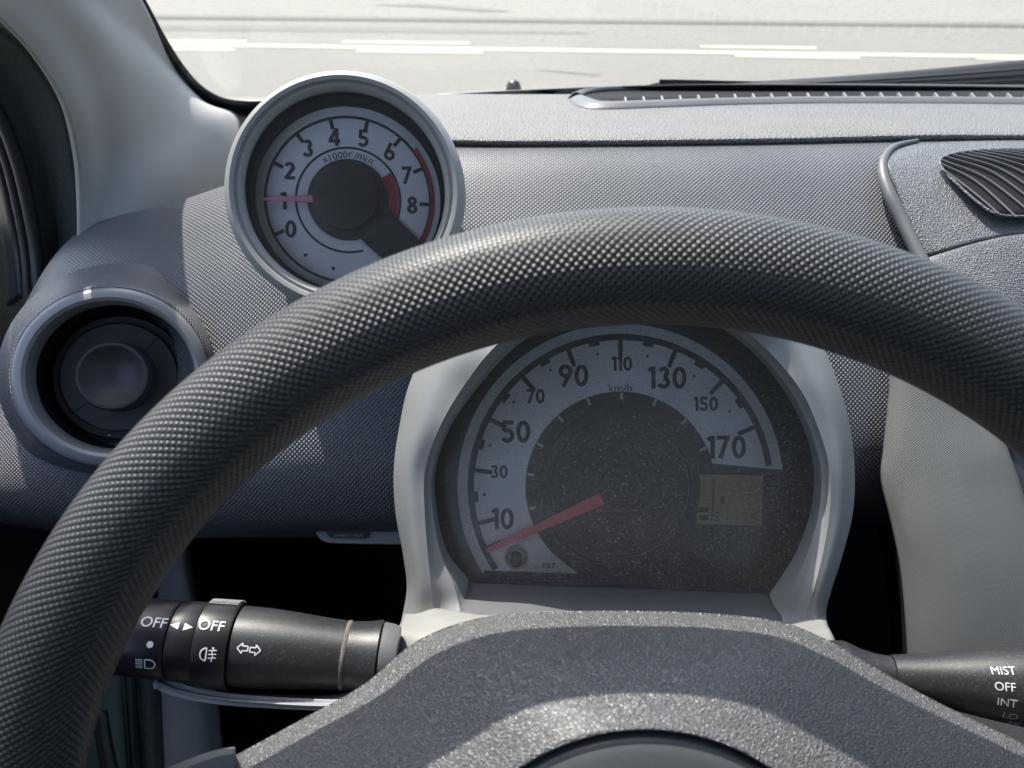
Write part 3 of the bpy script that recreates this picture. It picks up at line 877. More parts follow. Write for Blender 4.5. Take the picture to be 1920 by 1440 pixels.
for k, (x, y) in enumerate([(121, 808), (123, 815), (126, 812), (118, 814), (205, 816)]):
    c_ = P(x, y, vc.y and 0.382)
    rr = 0.0006 if k < 4 else 0.0004
    obj('crumb', ([c_ + Vector(v) * rr for v in ((1.6, 0, 0), (-1, .9, 0), (-1, -.8, .3), (0, 0, 1.6), (0.2, 0.1, -1.2))], [(0, 1, 3), (1, 2, 3), (2, 0, 3), (1, 0, 4), (2, 1, 4), (0, 2, 4)], None, True), M['print'], vt, smooth=False)

# ================================================================== tachometer
tin = (ray(646, 356) + AX_R * 0.13 - AX_U * 0.17).normalized()
tc = P(646, 357, 0.342)
tf = frame(tc, -tin, AX_U)
tt = thing('tachometer', 'round rev counter pod with grey ring standing on the dashboard', 'tachometer', P(646, 560, 0.36))
T1 = 0.342 / FPX                       # metres per photo pixel here
obj('can', lathe(tf, [(0.0512, -0.006), (0.0520, -0.012), (0.0515, -0.030), (0.0490, -0.050), (0.043, -0.066), (0.030, -0.075)], 128), M['dash'], tt)
obj('bezel', lathe(tf, [(0.0438, -0.0205), (0.0440, -0.0060), (0.0450, -0.0030), (0.0465, -0.0018), (0.0478, -0.0020), (0.0484, -0.0002), (0.0500, 0.0004), (0.0520, -0.0012), (0.0535, -0.0050), (0.0540, -0.0100), (0.0530, -0.0150)], 160), M['ring'], tt)
obj('well', lathe(tf, [(0.0437, -0.0045), (0.0434, -0.0205), (0.0001, -0.0208)], 128), M['well'], tt)
DTZ = -0.0200
td = (tc + tf[3] * DTZ - tf[2] * 0.0012 - tf[1] * 0.0008, tf[1], tf[2], tf[3])
K = 0.352 / FPX                        # metres per pixel on the dial
dial = obj('dial_face', lathe(td, [(0.0430, 0.0), (0.0430, 0.0006), (0.0001, 0.0006)], 128), M['dial'], tt)
z0, z1 = 0.0007, 0.0009
obj('scale_line', arcband(td, 154 * K, 159 * K, -40, 262, z0, z1, 160), M['ink'], dial)
obj('scale_line', arcband(td, 97 * K, 101 * K, -46, 292 - 6, z0, z1, 160), M['ink'], dial)
obj('red_line', arcband(td, 157 * K, 165 * K, -44, 38, z1 + .0001, z1 + .0003, 80), M['red'], dial)
obj('red_zone', arcband(td, 78 * K, 96 * K, -22, 34, z0, z1, 60), M['red'], dial)
for k in range(3):
    a = R(27 - 12 * k)
    obj('red_zone_dot', lathe((fp(td, 86 * K * math.cos(a), 86 * K * math.sin(a), z1 + .0001), td[1], td[2], td[3]), [(1.6 * K, 0), (1.6 * K, .0001), (.00001, .0001)], 12), M['ink'], dial)
ta = lambda k: 180 - (k - 1) * 26.0
def radial(fr, a, r0, r1, w0, w1, z0, z1, c=(0, 0)):
    a = R(a); ca, sa = math.cos(a), math.sin(a)
    pts = [(r0, -w0 / 2), (r1, -w1 / 2), (r1, w1 / 2), (r0, w0 / 2)]
    return prism([(c[0] + x * ca - y * sa, c[1] + x * sa + y * ca) for x, y in pts], fr, z0, z1)
for k in range(9):
    obj('tick_mark', radial(td, ta(k), 136 * K, 155 * K, 7 * K, 7 * K, z0, z1 - .00005), M['ink'], dial)
    a = R(ta(k)); rr = (122 if k not in (4, 5) else 121) * K
    obj('numeral', number_on(td, str(k), rr * math.cos(a), rr * math.sin(a) - (3 * K if k in (0, 1, 8) else 0), 33 * K, z1 + .00015), M['ink'], dial)
for a in (232, 257):
    obj('dot', lathe((fp(td, 134 * K * math.cos(R(a)), 134 * K * math.sin(R(a)), z0), td[1], td[2], td[3]), [(3.6 * K, 0), (3.6 * K, .0001), (.00001, .0001)], 16), M['ink'], dial)
chars = 'x1000r/min'
for k, ch in enumerate(chars):
    a = 90 + 30 - 60 * k / (len(chars) - 1)
    rr = 86 * K
    h = {'x': 9, 'r': 9, 'm': 9, 'n': 9, '/': 13}.get(ch, 13) * K
    obj('lettering', text_on(td, ch, rr * math.cos(R(a)), rr * math.sin(R(a)), h, z1, 0.0, rot=R(a - 90)), M['ink'], dial)
hb = obj('hub', lathe((fp(td, 0, 0, 0), td[1], td[2], td[3]), [(77 * K, 0.0008), (77 * K, 0.0020), (76 * K, 0.0026), (60 * K, 0.0028)], 96), M['black'], tt)
obj('hub_cap', lathe((fp(td, -1 * K, 2 * K, 0), td[1], td[2], td[3]), [(62 * K, 0.003), (61.5 * K, 0.0085), (60 * K, 0.0096), (55 * K, 0.0098), (0.0001, 0.0100)], 96), M['black'], hb)
obj('arm', radial(td, -43, 50 * K, 168 * K, 78 * K, 74 * K, 0.0012, 0.0040), M['black'], tt, bevel=.0004)
obj('needle', radial(td, 181.5, 62 * K, 157 * K, 14 * K, 5 * K, 0.0050, 0.0060), M['needle_pink'], tt)
obj('lens', lathe((tc, tf[1], tf[2], tf[3]), [(0.0438, -0.0068), (0.03, -0.0062), (0.015, -0.0059), (0.0001, -0.0058)], 96), M['lens_tach'], tt)
obj('stem', tube([P(648, 470, .385), P(650, 500, .40), P(652, 520, .42)], [0.03, 0.028, 0.026], 32), M['dash'], tt)

# ================================================================== instrument cluster
ic = thing('instrument_cluster', 'speedometer binnacle with silver surround behind the steering wheel', 'speedometer', P(1165, 1150, 0.345))
DD = 0.372
S = DD / FPX
sf = frame(P(1163, 912, DD), -AX_F, AX_U)
def sp(x, y):
    return ((x - 1163) * S, (912 - y) * S)
# back plate
obj('back_plate', prism([sp(x, y) for x, y in [(800, 1115), (760, 900), (800, 740), (900, 610), (1040, 540), (1180, 515), (1320, 540), (1440, 610), (1540, 740), (1570, 900), (1520, 1060), (1470, 1150)]], sf, -0.008, -0.002), M['dialblack'], ic)
# silver printed dial: ring sector cut off at the bottom and on the right
pts = []
for i in range(121):
    a = 213.2 - (213.2 - 6.0) * i / 120
    pts.append((305 * math.cos(R(a)), 305 * math.sin(R(a))))
pts += [(172, 43)]
for i in range(91):
    a = 13.5 + (239.5 - 13.5) * i / 90
    if a > 14:
        pts.append((178 * math.cos(R(a)), 178 * math.sin(R(a))))
pts += [(-80, -163), (-255, -157)]
obj('dial_ground', lathe(sf, [(345 * S, -0.0019), (345 * S, -0.0004), (0.0001, -0.0004)], 128), M['well'], ic)
sdial = obj('dial_face', prism([(x * S, y * S) for x, y in pts], sf, 0.0, 0.0005), M['dial'], ic)
z0, z1 = 0.0006, 0.0008
obj('scale_line', arcband(sf, 274 * S, 286 * S, 8, 213.5, z0, z1, 128), M['ink'], sdial)
def sa_(v):
    return 90 + (110 - v) * 1.045 if v <= 110 else 90 - (v - 110) * 1.1
for v in (10, 30, 50, 70, 90, 110, 130, 150, 170):
    L_ = 33
    obj('tick_mark', radial(sf, sa_(v), (274 - L_) * S, 276 * S, 8 * S, 9 * S, z0, z1 - .00004), M['ink'], sdial)
obj('tick_mark', radial(sf, sa_(0), 246 * S, 276 * S, 9 * S, 11 * S, z0, z1 - .00004), M['ink'], sdial)
for v in (20, 40, 60, 80, 100, 120, 140, 160):
    obj('half_mark', radial(sf, sa_(v), 267 * S, 276 * S, 20 * S, 20 * S, z0, z1 - .00004), M['ink'], sdial)
for s__, x, y, h in (('10', 943, 972, 40), ('30', 936, 884, 25), ('50', 967, 809, 42), ('70', 1004, 743, 27), ('90', 1075, 704, 42), ('110', 1166, 682, 27), ('130', 1251, 708, 42), ('150', 1323, 757, 27), ('170', 1362, 838, 43)):
    x_, y_ = sp(x, y)
    obj('numeral', number_on(sf, s__, x_, y_, h * S, z1), M['ink'], sdial)
for x, y in ((908, 927), (919, 835), (963, 754), (1032, 694), (1120, 664), (1213, 668), (1301, 705), (1367, 771)):
    obj('dot', lathe((fp(sf, *sp(x, y), z0), sf[1], sf[2], sf[3]), [(2.8 * S, 0), (2.8 * S, .0002), (.00001, .0002)], 14), M['ink'], sdial)
obj('lettering', text_on(sf, 'km/h', *sp(1163, 727), 13 * S, z1, 0.0, width=43 * S), M['ink'], sdial)
obj('lettering', text_on(sf, 'P57', *sp(1029, 1060), 10 * S, z1, 0.01, width=25 * S), M['ink'], sdial)
# dark centre with two faint raised rings and white inner marks
cen = obj('dial_centre', lathe(sf, [(177 * S, -0.0002), (177 * S, 0.0002), (150 * S, 0.0002), (149 * S, 0.0012), (132 * S, 0.0012), (131 * S, 0.0003), (128 * S, 0.0003), (127 * S, 0.0009), (40 * S, 0.0009), (38 * S, 0.0026), (30 * S, 0.0032), (0.0001, 0.0033)], 128), M['dialblack'], ic)
for x, y in ((1165, 742), (1103, 752), (1047, 781), (1007, 831), (990, 889), (993, 953), (1226, 757), (1279, 793), (1314, 843)):
    a = math.degrees(math.atan2(912 - y, x - 1163))
    obj('inner_mark', radial(sf, a, 163 * S, 176 * S, 4.5 * S, 4.5 * S, 0.0006, 0.0014), M['whiteink'], cen)
tip, tail = Vector(sp(915, 1028)), Vector(sp(1127, 932))
dv = (tip - tail).normalized(); nv_ = Vector((-dv.y, dv.x))
obj('needle', prism([tuple(tail + nv_ * 11 * S), tuple(tip + nv_ * 4.5 * S), tuple(tip + dv * 3 * S), tuple(tip - nv_ * 4.5 * S), tuple(tail - nv_ * 11 * S)], sf, 0.0040, 0.0052), M['needle'], ic)
# display
dsp = obj('display', prism([sp(1309, 889), sp(1430, 893), sp(1428, 986), sp(1305, 981)], sf, 0.0, 0.0006), M['lcd'], ic)
def seg(x, y, w, h, digit, parts=('abcdefg')):
    on = {'0': 'abcdef', '1': 'bc', '2': 'abged', '3': 'abgcd', '5': 'afgcd', '7': 'abc', '8': 'abcdefg', 'V': 'ef'}[digit]
    out = []
    t_ = 2.2
    R_ = {'a': (0, h / 2, w, t_), 'd': (0, -h / 2, w, t_), 'g': (0, 0, w, t_), 'f': (-w / 2, h / 4, t_, h / 2 - 2), 'b': (w / 2, h / 4, t_, h / 2 - 2), 'e': (-w / 2, -h / 4, t_, h / 2 - 2), 'c': (w / 2, -h / 4, t_, h / 2 - 2)}
    for c_ in on:
        cx, cy, ww, hh = R_[c_]
        q = []
        for ax, ay in ((-1, -1), (1, -1), (1, 1), (-1, 1)):
            px, py = x + cx + ax * ww / 2 + (cy + ay * hh / 2) * 0.12, y - (cy + ay * hh / 2)
            q.append(sp(px, py))
        out.append(prism(q, sf, 0.0007, 0.0008))
    return join(*out)
for k, dg in enumerate('51175'):
    obj('digit', seg(1342 + 17.5 * k, 968 + .6 * k, 8, 15, dg), M['lcdink'], dsp)
obj('display_rule', prism([sp(1337, 896), sp(1339, 896), sp(1335, 975), sp(1333, 975)], sf, 0.0007, 0.0008), M['lcdink'], dsp)
for k in range(2):
    obj('fuel_bar', prism([sp(1309, 951 + 14 * k), sp(1328, 951 + 14 * k), sp(1327, 960 + 14 * k), sp(1308, 960 + 14 * k)], sf, 0.0007, 0.0008), M['lcdink'], dsp)
obj('fuel_symbol', prism([sp(1350, 930), sp(1358, 930), sp(1358, 944), sp(1350, 944)], sf, 0.0007, 0.0008), M['lcdink'], dsp)
# trip reset button
rb = (fp(sf, *sp(967, 1044), 0.0006), sf[1], sf[2], sf[3])
obj('button_collar', lathe(rb, [(22 * S, 0), (21.5 * S, .0012), (19 * S, .0020), (16 * S, .0012), (14 * S, -.0002)], 48), M['whiteink'], ic)
bf = frame(rb[0], -AX_F - AX_U * 0.16, AX_U)
obj('reset_button', lathe(bf, [(11.6 * S, -0.001), (11.6 * S, .0052), (10.8 * S, .0060), (0.0001, .0061)], 40), M['black'], ic)

# silver surround: stations from bottom left over the top to bottom right: (outer, face inner edge, ridge, lens edge)
ST = [((748, 1195, .348), (815, 1190, .340), (866, 1182, .334), (882, 1140, .352)),
      ((757, 1150, .350), (812, 1145, .343), (861, 1135, .343), (879, 1092, .361)),
      ((764, 1100, .350), (808, 1098, .342), (850, 1096, .345), (872, 1078, .362)),
      ((757, 1040, .350), (802, 1038, .342), (826, 1036, .347), (838, 1032, .363)),
      ((743, 960, .351), (796, 958, .342), (811, 956, .348), (819, 956, .364)),
      ((740, 880, .351), (797, 880, .341), (811, 880, .348), (817, 880, .364)),
      ((751, 800, .351), (824, 802, .334), (837, 803, .343), (843, 804, .364)),
      ((772, 715, .350), (868, 726, .326), (884, 730, .338), (891, 733, .363)),
      ((818, 625, .348), (930, 648, .312), (948, 655, .330), (956, 660, .362)),
      ((905, 545, .344), (1020, 583, .304), (1032, 592, .324), (1038, 600, .361)),
      ((1035, 490, .338), (1100, 551, .304), (1105, 562, .322), (1108, 572, .360)),
      ((1175, 474, .335), (1178, 540, .300), (1178, 552, .320), (1178, 562, .360)),
      ((1320, 492, .338), (1258, 551, .304), (1253, 562, .322), (1250, 572, .360)),
      ((1440, 548, .344), (1345, 583, .316), (1333, 592, .330), (1326, 600, .361)),
      ((1528, 632, .348), (1430, 648, .335), (1417, 654, .344), (1408, 658, .362)),
      ((1570, 720, .350), (1498, 726, .338), (1481, 730, .346), (1470, 733, .363)),
      ((1592, 800, .351), (1534, 802, .340), (1518, 803, .347), (1507, 804, .364)),
      ((1601, 880, .351), (1556, 880, .341), (1539, 880, .348), (1525, 880, .364)),
      ((1598, 960, .351), (1556, 958, .342), (1536, 956, .348), (1520, 956, .364)),
      ((1579, 1040, .350), (1543, 1038, .342), (1515, 1036, .347), (1493, 1034, .363)),
      ((1560, 1100, .350), (1528, 1098, .342), (1490, 1096, .345), (1456, 1094, .362)),
      ((1548, 1150, .350), (1513, 1150, .343), (1465, 1152, .343), (1443, 1114, .361)),
      ((1556, 1195, .348), (1512, 1192, .340), (1464, 1186, .334), (1440, 1150, .352))]
rowsO, rowsA, rowsB, rowsC, rowsL, rowsBk, rowsG = [], [], [], [], [], [], []
for o_, f_, r_, l_ in ST:
    rowsBk.append(P(o_[0] + (8 if o_[0] < 1175 else -8), o_[1] + 6, o_[2] + .075))
    rowsG.append(P(o_[0], o_[1], o_[2] + .004))
    rowsO.append(P(*o_))
    rowsA.append(P(o_[0] * .55 + f_[0] * .45, o_[1] * .55 + f_[1] * .45, (o_[2] + f_[2]) / 2 - .0030))
    rowsB.append(P(*f_))
    rowsC.append(P((f_[0] + r_[0]) / 2, (f_[1] + r_[1]) / 2, (f_[2] + r_[2]) / 2 + .0012))
    rowsL.append((P(*r_), P(*l_)))
obj('surround', loft([rowsG, rowsO, rowsA, rowsB], 8, 6), M['silver'], ic, sharp=50)
obj('inner_bezel', loft([rowsB, rowsC, [a for a, b in rowsL]], 8, 4), M['ring'], ic, sharp=60)
obj('lens_wall', loft([[a for a, b in rowsL], [(a * .5 + b * .5) - AX_F * .0005 for a, b in rowsL], [b for a, b in rowsL]], 8, 4), M['ring'], ic, sharp=60)
obj('rear_shell', loft([[p + AX_F * .0005 for p in rowsG], rowsBk], 8, 4), M['dash'], ic)
# lens, slightly bowed, from the lens edge across
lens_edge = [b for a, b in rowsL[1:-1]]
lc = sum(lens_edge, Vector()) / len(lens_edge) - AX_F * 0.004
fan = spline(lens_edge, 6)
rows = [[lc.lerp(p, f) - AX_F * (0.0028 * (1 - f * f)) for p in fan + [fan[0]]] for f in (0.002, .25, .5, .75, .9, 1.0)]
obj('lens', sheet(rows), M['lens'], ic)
# lower trim sloping from the lens to the column
rows = [[(879, 1091, .361), (1020, 1097, .361), (1160, 1101, .361), (1300, 1107, .361), (1443, 1113, .361)],
        [(873, 1112, .354), (1020, 1115, .350), (1160, 1118, .349), (1300, 1122, .350), (1452, 1132, .354)],
        [(864, 1140, .342), (1020, 1134, .336), (1160, 1135, .335), (1300, 1139, .336), (1465, 1155, .342)],
        [(860, 1165, .332), (1020, 1150, .326), (1160, 1150, .325), (1300, 1154, .326), (1468, 1175, .332)]]
obj('lower_trim', loft([[P(*q) for q in r] for r in rows], 8, 6, True), M['trimgrey'], ic, solid=0.003)

cc = thing('steering_column_cover', 'silver column cover between speedometer binnacle and steering wheel hub', 'column cover', P(1160, 1260, 0.31))
rows = [[(756, 1150, .3505), (790, 1144, .3455), (815, 1140, .3435), (862, 1146, .338), (920, 1153, .328), (1020, 1146, .3265), (1160, 1146, .3255), (1300, 1150, .3265), (1420, 1158, .330), (1468, 1166, .336), (1512, 1158, .343), (1548, 1152, .3505)],
        [(752, 1166, .340), (790, 1164, .335), (818, 1164, .332), (868, 1168, .326), (920, 1168, .320), (1020, 1160, .318), (1160, 1160, .317), (1300, 1164, .318), (1420, 1172, .322), (1472, 1180, .326), (1520, 1178, .334), (1552, 1172, .340)],
        [(738, 1200, .330), (785, 1205, .322), (825, 1210, .317), (870, 1215, .312), (920, 1215, .308), (1020, 1210, .306), (1160, 1210, .305), (1300, 1212, .306), (1420, 1218, .310), (1478, 1222, .314), (1532, 1215, .322), (1566, 1200, .330)],
        [(730, 1290, .325), (785, 1300, .312), (825, 1305, .306), (870, 1310, .300), (920, 1310, .298), (1020, 1310, .296), (1160, 1310, .295), (1300, 1310, .296), (1420, 1310, .300), (1490, 1310, .306), (1550, 1300, .314), (1600, 1280, .322)]]
obj('upper_shell', loft([[P(*q) for q in r] for r in rows], 6, 6, True), M['silver'], cc, solid=0.003)
rows = [[(292, 1268, .318), (340, 1284, .318), (420, 1296, .318), (520, 1300, .318), (620, 1300, .316), (720, 1280, .314), (800, 1270, .310)],
        [(300, 1280, .308), (345, 1298, .306), (420, 1312, .304), (520, 1320, .302), (620, 1324, .300), (720, 1320, .298), (800, 1316, .296)],
        [(340, 1284, .330), (370, 1304, .328), (440, 1320, .326), (530, 1330, .324), (630, 1334, .322), (730, 1336, .320), (810, 1336, .318)]]
obj('lower_shell', loft([[P(*q) for q in r] for r in rows], 6, 6, True), M['kick'], cc, solid=0.003)

# ================================================================== stalks
def stalk_frame(a, b):
    ax = (b - a).normalized()
    side = (CAM - a); side = (side - ax * side.dot(ax)).normalized()      # towards the driver
    up_ = ax.cross(side).normalized()
    if up_.z < 0:
        up_ = -up_
    return a, ax, side, up_
def barrel(sfm, prof, n=64, cap0=False, cap1=False, asp=1.0):
    """profile of (distance along the stalk, radius)"""
    a, ax, side, up_ = sfm
    verts, faces, uvs = [], [], []
    for t_, r_ in prof:
        for i in range(n):
            th = 2 * math.pi * i / n
            verts.append(a + ax * t_ + (side * math.cos(th) * asp + up_ * math.sin(th)) * r_)
            uvs.append((t_, th * r_))
    for k in range(len(prof) - 1):
        for i in range(n):
            faces.append((k * n + i, k * n + (i + 1) % n, (k + 1) * n + (i + 1) % n, (k + 1) * n + i))
    if cap0:
        faces.append(tuple(range(n)))
    if cap1:
        faces.append(tuple((len(prof) - 1) * n + i for i in range(n - 1, -1, -1)))
    return verts, faces, uvs, True
def wrap(sfm, data2, t0, ang, rad, flip=1, taper=None):
    """bend flat print (x along stalk, y round it) onto the barrel"""
    a, ax, side, up_ = sfm
    out = []
    for x, y in data2:
        th = ang + y / rad
        t_ = t0 + x * flip
        r_ = taper(t_) if taper else rad
        out.append(a + ax * t_ + (side * math.cos(th) + up_ * math.sin(th)) * r_)
    return out
def t_at(sfm, px, ang, rad):
    a, ax, side, up_ = sfm
    lo, hi = -0.1, 0.3
    for _ in range(40):
        m_ = (lo + hi) / 2
        q = a + ax * m_ + (side * math.cos(ang) + up_ * math.sin(ang)) * rad - CAM
        x = 960 + FPX * q.dot(AX_R) / q.dot(AX_F)
        if x < px:
            lo = m_
        else:
            hi = m_
    return lo
def shape(parts):
    """2-D strokes and polygons -> (points, faces) subdivided lightly"""
    vs_, fs_ = [], []
    for poly in parts:
        n = len(vs_); vs_ += poly; fs_.append(tuple(range(n, n + len(poly))))
    return vs_, fs_
def stroke(x0, y0, x1, y1, w):
    d = Vector((x1 - x0, y1 - y0)).normalized(); nx, ny = -d.y * w / 2, d.x * w / 2
    return [(x0 - nx, y0 - ny), (x1 - nx, y1 - ny), (x1 + nx, y1 + ny), (x0 + nx, y0 + ny)]
def arc_strokes(cx, cy, r, a0, a1, w, n=14, ex=1.0):
    out = []
    for i in range(n):
        a, b = R(a0 + (a1 - a0) * i / n), R(a0 + (a1 - a0) * (i + 1) / n)
        q = []
        for rr, t_ in ((r - w / 2, a), (r + w / 2, a), (r + w / 2, b), (r - w / 2, b)):
            q.append((cx + rr * ex * math.cos(t_), cy + rr * math.sin(t_)))
        out.append(q)
    return out

ls = thing('light_stalk', 'black light and indicator stalk printed OFF, left of the silver column', 'stalk', P(735, 1208, 0.315))
LA, LB = P(170, 1186, 0.312), P(735, 1236, 0.318)
LF = stalk_frame(LA, LB)
LP = 0.314 / FPX
def lx(px):
    return t_at(LF, px, 0.0, 0.0155)
RB = 0.0158
obj('end_switch', barrel(LF, [(lx(150), .010), (lx(156), .0135), (lx(170), .0152), (lx(303), .0156), (lx(307), .0152)], cap0=True, cap1=True), M['stalkband'], ls)
obj('arrow_ring', barrel(LF, [(lx(309), .0150), (lx(311), .0157), (lx(357), .0159), (lx(360), .0155)], cap0=True, cap1=True), M['stalkband'], ls)
rg = obj('fog_ring', barrel(LF, [(lx(361), .0160), (lx(363), .0170), (lx(423), .0174), (lx(427), .0170), (lx(428), .0150)], cap0=True, cap1=True), M['stalkband'], ls)
for k in range(11):
    th = R(62 + 4.4 * k)
    c_ = LF[0] + LF[1] * lx(366) + (LF[2] * math.cos(th) + LF[3] * math.sin(th)) * .01715
    e_ = LF[0] + LF[1] * lx(423) + (LF[2] * math.cos(th) + LF[3] * math.sin(th)) * .01745
    obj('grip_ridge', tube([c_, e_], 0.00042, 6), M['stalk'], rg)
obj('lever', barrel(LF, [(lx(428), .0152), (lx(430), .0158), (lx(480), .0158), (lx(540), .0150), (lx(600), .0140), (lx(636), .0136)], cap0=True, cap1=True), M['stalk'], ls)
obj('dust_line', barrel(LF, [(lx(636), .0134), (lx(638), .01375), (lx(641), .0139), (lx(644), .0137), (lx(646), .0132)]), M['dustyellow'], ls)
obj('boot', barrel(LF, [(lx(646), .0136), (lx(660), .0138), (lx(680), .0142), (lx(698), .0150), (lx(704), .0152), (lx(706), .0145)], cap0=True, cap1=True), M['stalk'], ls)
obj('collar', barrel(LF, [(lx(708), .0140), (lx(710), .0144), (lx(728), .0140), (lx(740), .0130)], cap0=True, cap1=True), M['spoke'], ls)
def lprint(name, vf_, px, ang, rad, m=M['print']):
    obj(name, (wrap(LF, vf_[0], t_at(LF, px, ang, rad), ang, rad), vf_[1]), m, ls, smooth=False)
def txt(s, h, bold=0.0, wide=1.0):
    vs_, fs_, hh, ww = text2d(s, 1.0, bold)
    k = h / hh
    return [(x * k * wide, y * k) for x, y in vs_], fs_
def L(n):
    return n * LP
A1 = R(16)
lprint('lettering', txt('OFF', L(19), 0.005), 289, R(22), .01575)
lprint('lettering', txt('OFF', L(19), 0.005), 397, R(22), .01755)
lprint('dot', shape([[(L(6) * math.cos(2 * math.pi * i / 20), L(6) * math.sin(2 * math.pi * i / 20)) for i in range(20)]]), 281, R(-9), .01575)
# headlamp symbol
w = L(2.4)
hp = [stroke(L(-17), L(8 - 4.2 * i), L(-5), L(8 - 4.2 * i), L(1.8)) for i in range(5)]
hp += [stroke(L(-1), L(-9), L(-1), L(9), w), stroke(L(-1), L(9), L(8), L(9), w), stroke(L(-1), L(-9), L(8), L(-9), w)] + arc_strokes(L(8), 0, L(9), -90, 90, w)
lprint('headlamp_symbol', shape(hp), 272, R(-38), .01575)
# arrows on the ring
lprint('arrow_mark', shape([[(L(-9), 0), (L(7), L(-7)), (L(7), L(7))]]), 328, R(20), .01595)
lprint('arrow_mark', shape([[(L(9), 0), (L(-7), L(7)), (L(-7), L(-7))]]), 352, R(19), .01605)
# rear fog symbol
fg = [stroke(L(-2), L(-11), L(-2), L(11), w)] + arc_strokes(L(-2), 0, L(11), 90, 270, w, ex=0.95)
fg += [stroke(L(2), L(7 - 6.5 * i), L(16), L(8.5 - 6.5 * i), L(2)) for i in range(3)] + arc_strokes(L(9), 0, L(12), 80, 100, L(2), 3) + [stroke(L(10), L(12), L(8), L(4), L(2)), stroke(L(8), L(4), L(10), L(-3), L(2)), stroke(L(10), L(-3), L(8), L(-12), L(2))]
lprint('fog_lamp_symbol', shape(fg), 388, R(-14), .01755)
# indicator arrows, outlined
def out_arrow(sgn):
    pts = [(-10, 0), (-1, 9), (-1, 4), (9, 4), (9, -4), (-1, -4), (-1, -9)]
    pts = [(L(x * sgn), L(y)) for x, y in pts]
    return [stroke(*pts[i], *pts[(i + 1) % 7], L(2.2)) for i in range(7)]
lprint('indicator_arrow', shape(out_arrow(1)), 455, R(-3), .01592)
lprint('indicator_arrow', shape(out_arrow(-1)), 478, R(-4), .01592)

rs = thing('wiper_stalk', 'black wiper stalk printed MIST OFF INT, right of the silver column', 'stalk', P(1590, 1230, 0.32))
RA, RBp = P(1590, 1262, 0.318), P(2080, 1296, 0.300)
RF = stalk_frame(RA, RBp)
RP = 0.312 / FPX
def rx(px):
    return t_at(RF, px, 0.0, 0.012)
obj('boot', barrel(RF, [(rx(1570), .0125), (rx(1596), .0128), (rx(1602), .0124), (rx(1630), .0100), (rx(1660), .0084), (rx(1688), .0078)], cap0=True, cap1=True), M['stalk'], rs)
obj('lever', barrel(RF, [(rx(1688), .0072), (rx(1690), .0084), (rx(1740), .0094), (rx(1800), .0112), (rx(1860), .0134), (rx(1920), .0152), (rx(1990), .0165), (rx(2060), .017), (rx(2080), .016)], cap0=True, cap1=True), M['stalk'], rs)
obj('collar', barrel(RF, [(rx(1562), .0110), (rx(1566), .0116), (rx(1582), .0116), (rx(1586), .0108)], cap0=True, cap1=True), M['ring'], rs)
R_PROF = [(rx(1800), .0112), (rx(1860), .0134), (rx(1920), .0152), (rx(1990), .0165)]
def r_taper(t_):
    for (ta_, ra_), (tb_, rb2) in zip(R_PROF, R_PROF[1:]):
        if ta_ <= t_ <= tb_:
            return ra_ + (rb2 - ra_) * (t_ - ta_) / (tb_ - ta_) + 0.00024
    return R_PROF[-1][1] + 0.00024
def rprint(s, px, ang, rad, h, m, bold):
    v_, f_ = txt(s, h * RP, bold, 0.88)
    obj('lettering', (wrap(RF, v_, t_at(RF, px, R(ang), rad), R(ang), rad, 1, r_taper), f_), m, rs, smooth=False)
for s__, px, ang, m_, b_ in (('MIST', 1885, 20, M['print'], 0), ('OFF', 1889, -4, M['print'], 0), ('INT', 1893, -28, M['print'], .004), ('LO', 1898, -52, M['printdim'], 0), ('HI', 1904, -72, M['printdim'], 0)):
    rprint(s__, px - 3, ang, .0147, 15, m_, b_)

# ================================================================== steering wheel
WC = CAM + AX_R * 0.0378 + AX_U * -0.1478 + AX_F * 0.2194
wa, wb = -0.0003, -0.0656
wnl = (AX_R * math.sin(wa) + AX_U * math.sin(wb) - AX_F * math.cos(wa) * math.cos(wb)).normalized()
wf = frame(WC, wnl, AX_U)
sw = thing('steering_wheel', 'black dotted steering wheel rim with grey grained hub in the foreground', 'steering wheel', WC)
RR, rr = 0.180, 0.0157
NU, NV = 320, 90
verts, faces, uvs = [], [], []
for i in range(NU + 1):
    th = -math.pi / 2 + 2 * math.pi * i / NU
    for j in range(NV + 1):
        ph = 2 * math.pi * j / NV
        pd = math.degrees(ph)
        r2 = rr - 0.0006 * math.exp(-((pd - 126) / 4.5) ** 2) - 0.0005 * math.exp(-((pd - 145) / 16) ** 2)
        rad = RR + r2 * math.cos(ph)
        verts.append(fp(wf, rad * math.cos(th), rad * math.sin(th), r2 * math.sin(ph) * 1.02))
        uvs.append((th * RR, ph * rr))
for i in range(NU):
    for j in range(NV):
        a = i * (NV + 1) + j
        faces.append((a, a + NV + 1, a + NV + 2, a + 1))
obj('rim', (verts, faces, uvs), M['rim'], sw)

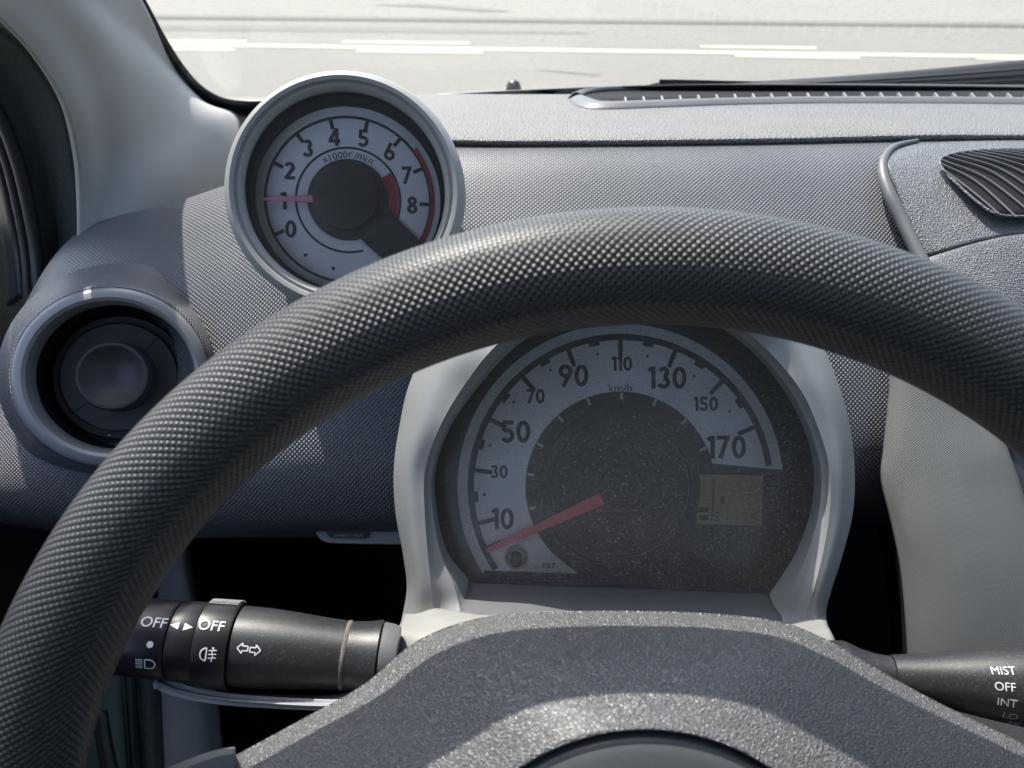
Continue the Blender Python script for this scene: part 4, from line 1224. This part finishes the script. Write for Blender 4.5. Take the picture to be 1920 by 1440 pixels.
edge_o = [(300, 1700), (310, 1560), (345, 1480), (415, 1432), (560, 1352), (680, 1285), (785, 1200), (905, 1158), (1050, 1147), (1200, 1146), (1350, 1152), (1470, 1168), (1560, 1205), (1640, 1252), (1760, 1318), (1920, 1396), (2060, 1470), (2110, 1560), (2120, 1700)]
gc, gr = (1210, 1783), 414
edge_i = []
n_ = len(edge_o)
for k in range(n_):
    a = R(168 - (168 - 12) * k / (n_ - 1))
    edge_i.append((gc[0] + gr * math.cos(a), gc[1] - gr * math.sin(a)))
def mix(k, f, d):
    return P(edge_o[k][0] * (1 - f) + edge_i[k][0] * f, edge_o[k][1] * (1 - f) + edge_i[k][1] * f, d)
rows = [[P(edge_o[k][0], edge_o[k][1] + 12, .300) for k in range(n_)]]
for f, d in ((0, .258), (.012, .252), (.04, .2465), (.13, .2375), (.37, .2210), (.64, .2088), (.9, .2000), (.975, .1977), (1.0, .1983), (1.0, .205)):
    rows.append([mix(k, f, d) for k in range(n_)])
obj('hub_cover', loft(rows, 8, 6, True), M['hub'], sw, sharp=50)
gf = frame(P(gc[0], gc[1], .1996), -AX_F, AX_U)
GS = .1996 / FPX
obj('hub_cap', lathe(gf, [((gr + 10) * GS, -.008), ((gr - 5) * GS, -.006), ((gr - 6) * GS, -.0004), ((gr - 14) * GS, .0012), ((gr - 40) * GS, .0026), ((gr - 120) * GS, .0046), ((gr - 260) * GS, .0060), (0.0001, .0064)], 160), M['emblem'], sw, sharp=60)
for sgn, pts in ((-1, [(440, 1424, .243), (400, 1432, .240), (345, 1452, .234), (240, 1500, .224), (120, 1540, .215)]), (1, [(1960, 1430, .243), (2080, 1460, .240), (2160, 1490, .234), (2240, 1480, .226), (2330, 1520, .216)])):
    top = [P(*q) for q in pts]
    top2 = [P(q[0], q[1] + 14, q[2] - .006) for q in pts]
    low = [P(q[0] + sgn * 10, q[1] + 190, q[2] - .006) for q in pts]
    bk = [P(q[0], q[1] + 8, q[2] + .02) for q in pts]
    obj('spoke', loft([bk, top, top2, low], 6, 4, sgn < 0), M['spoke'], sw, solid=0.003)
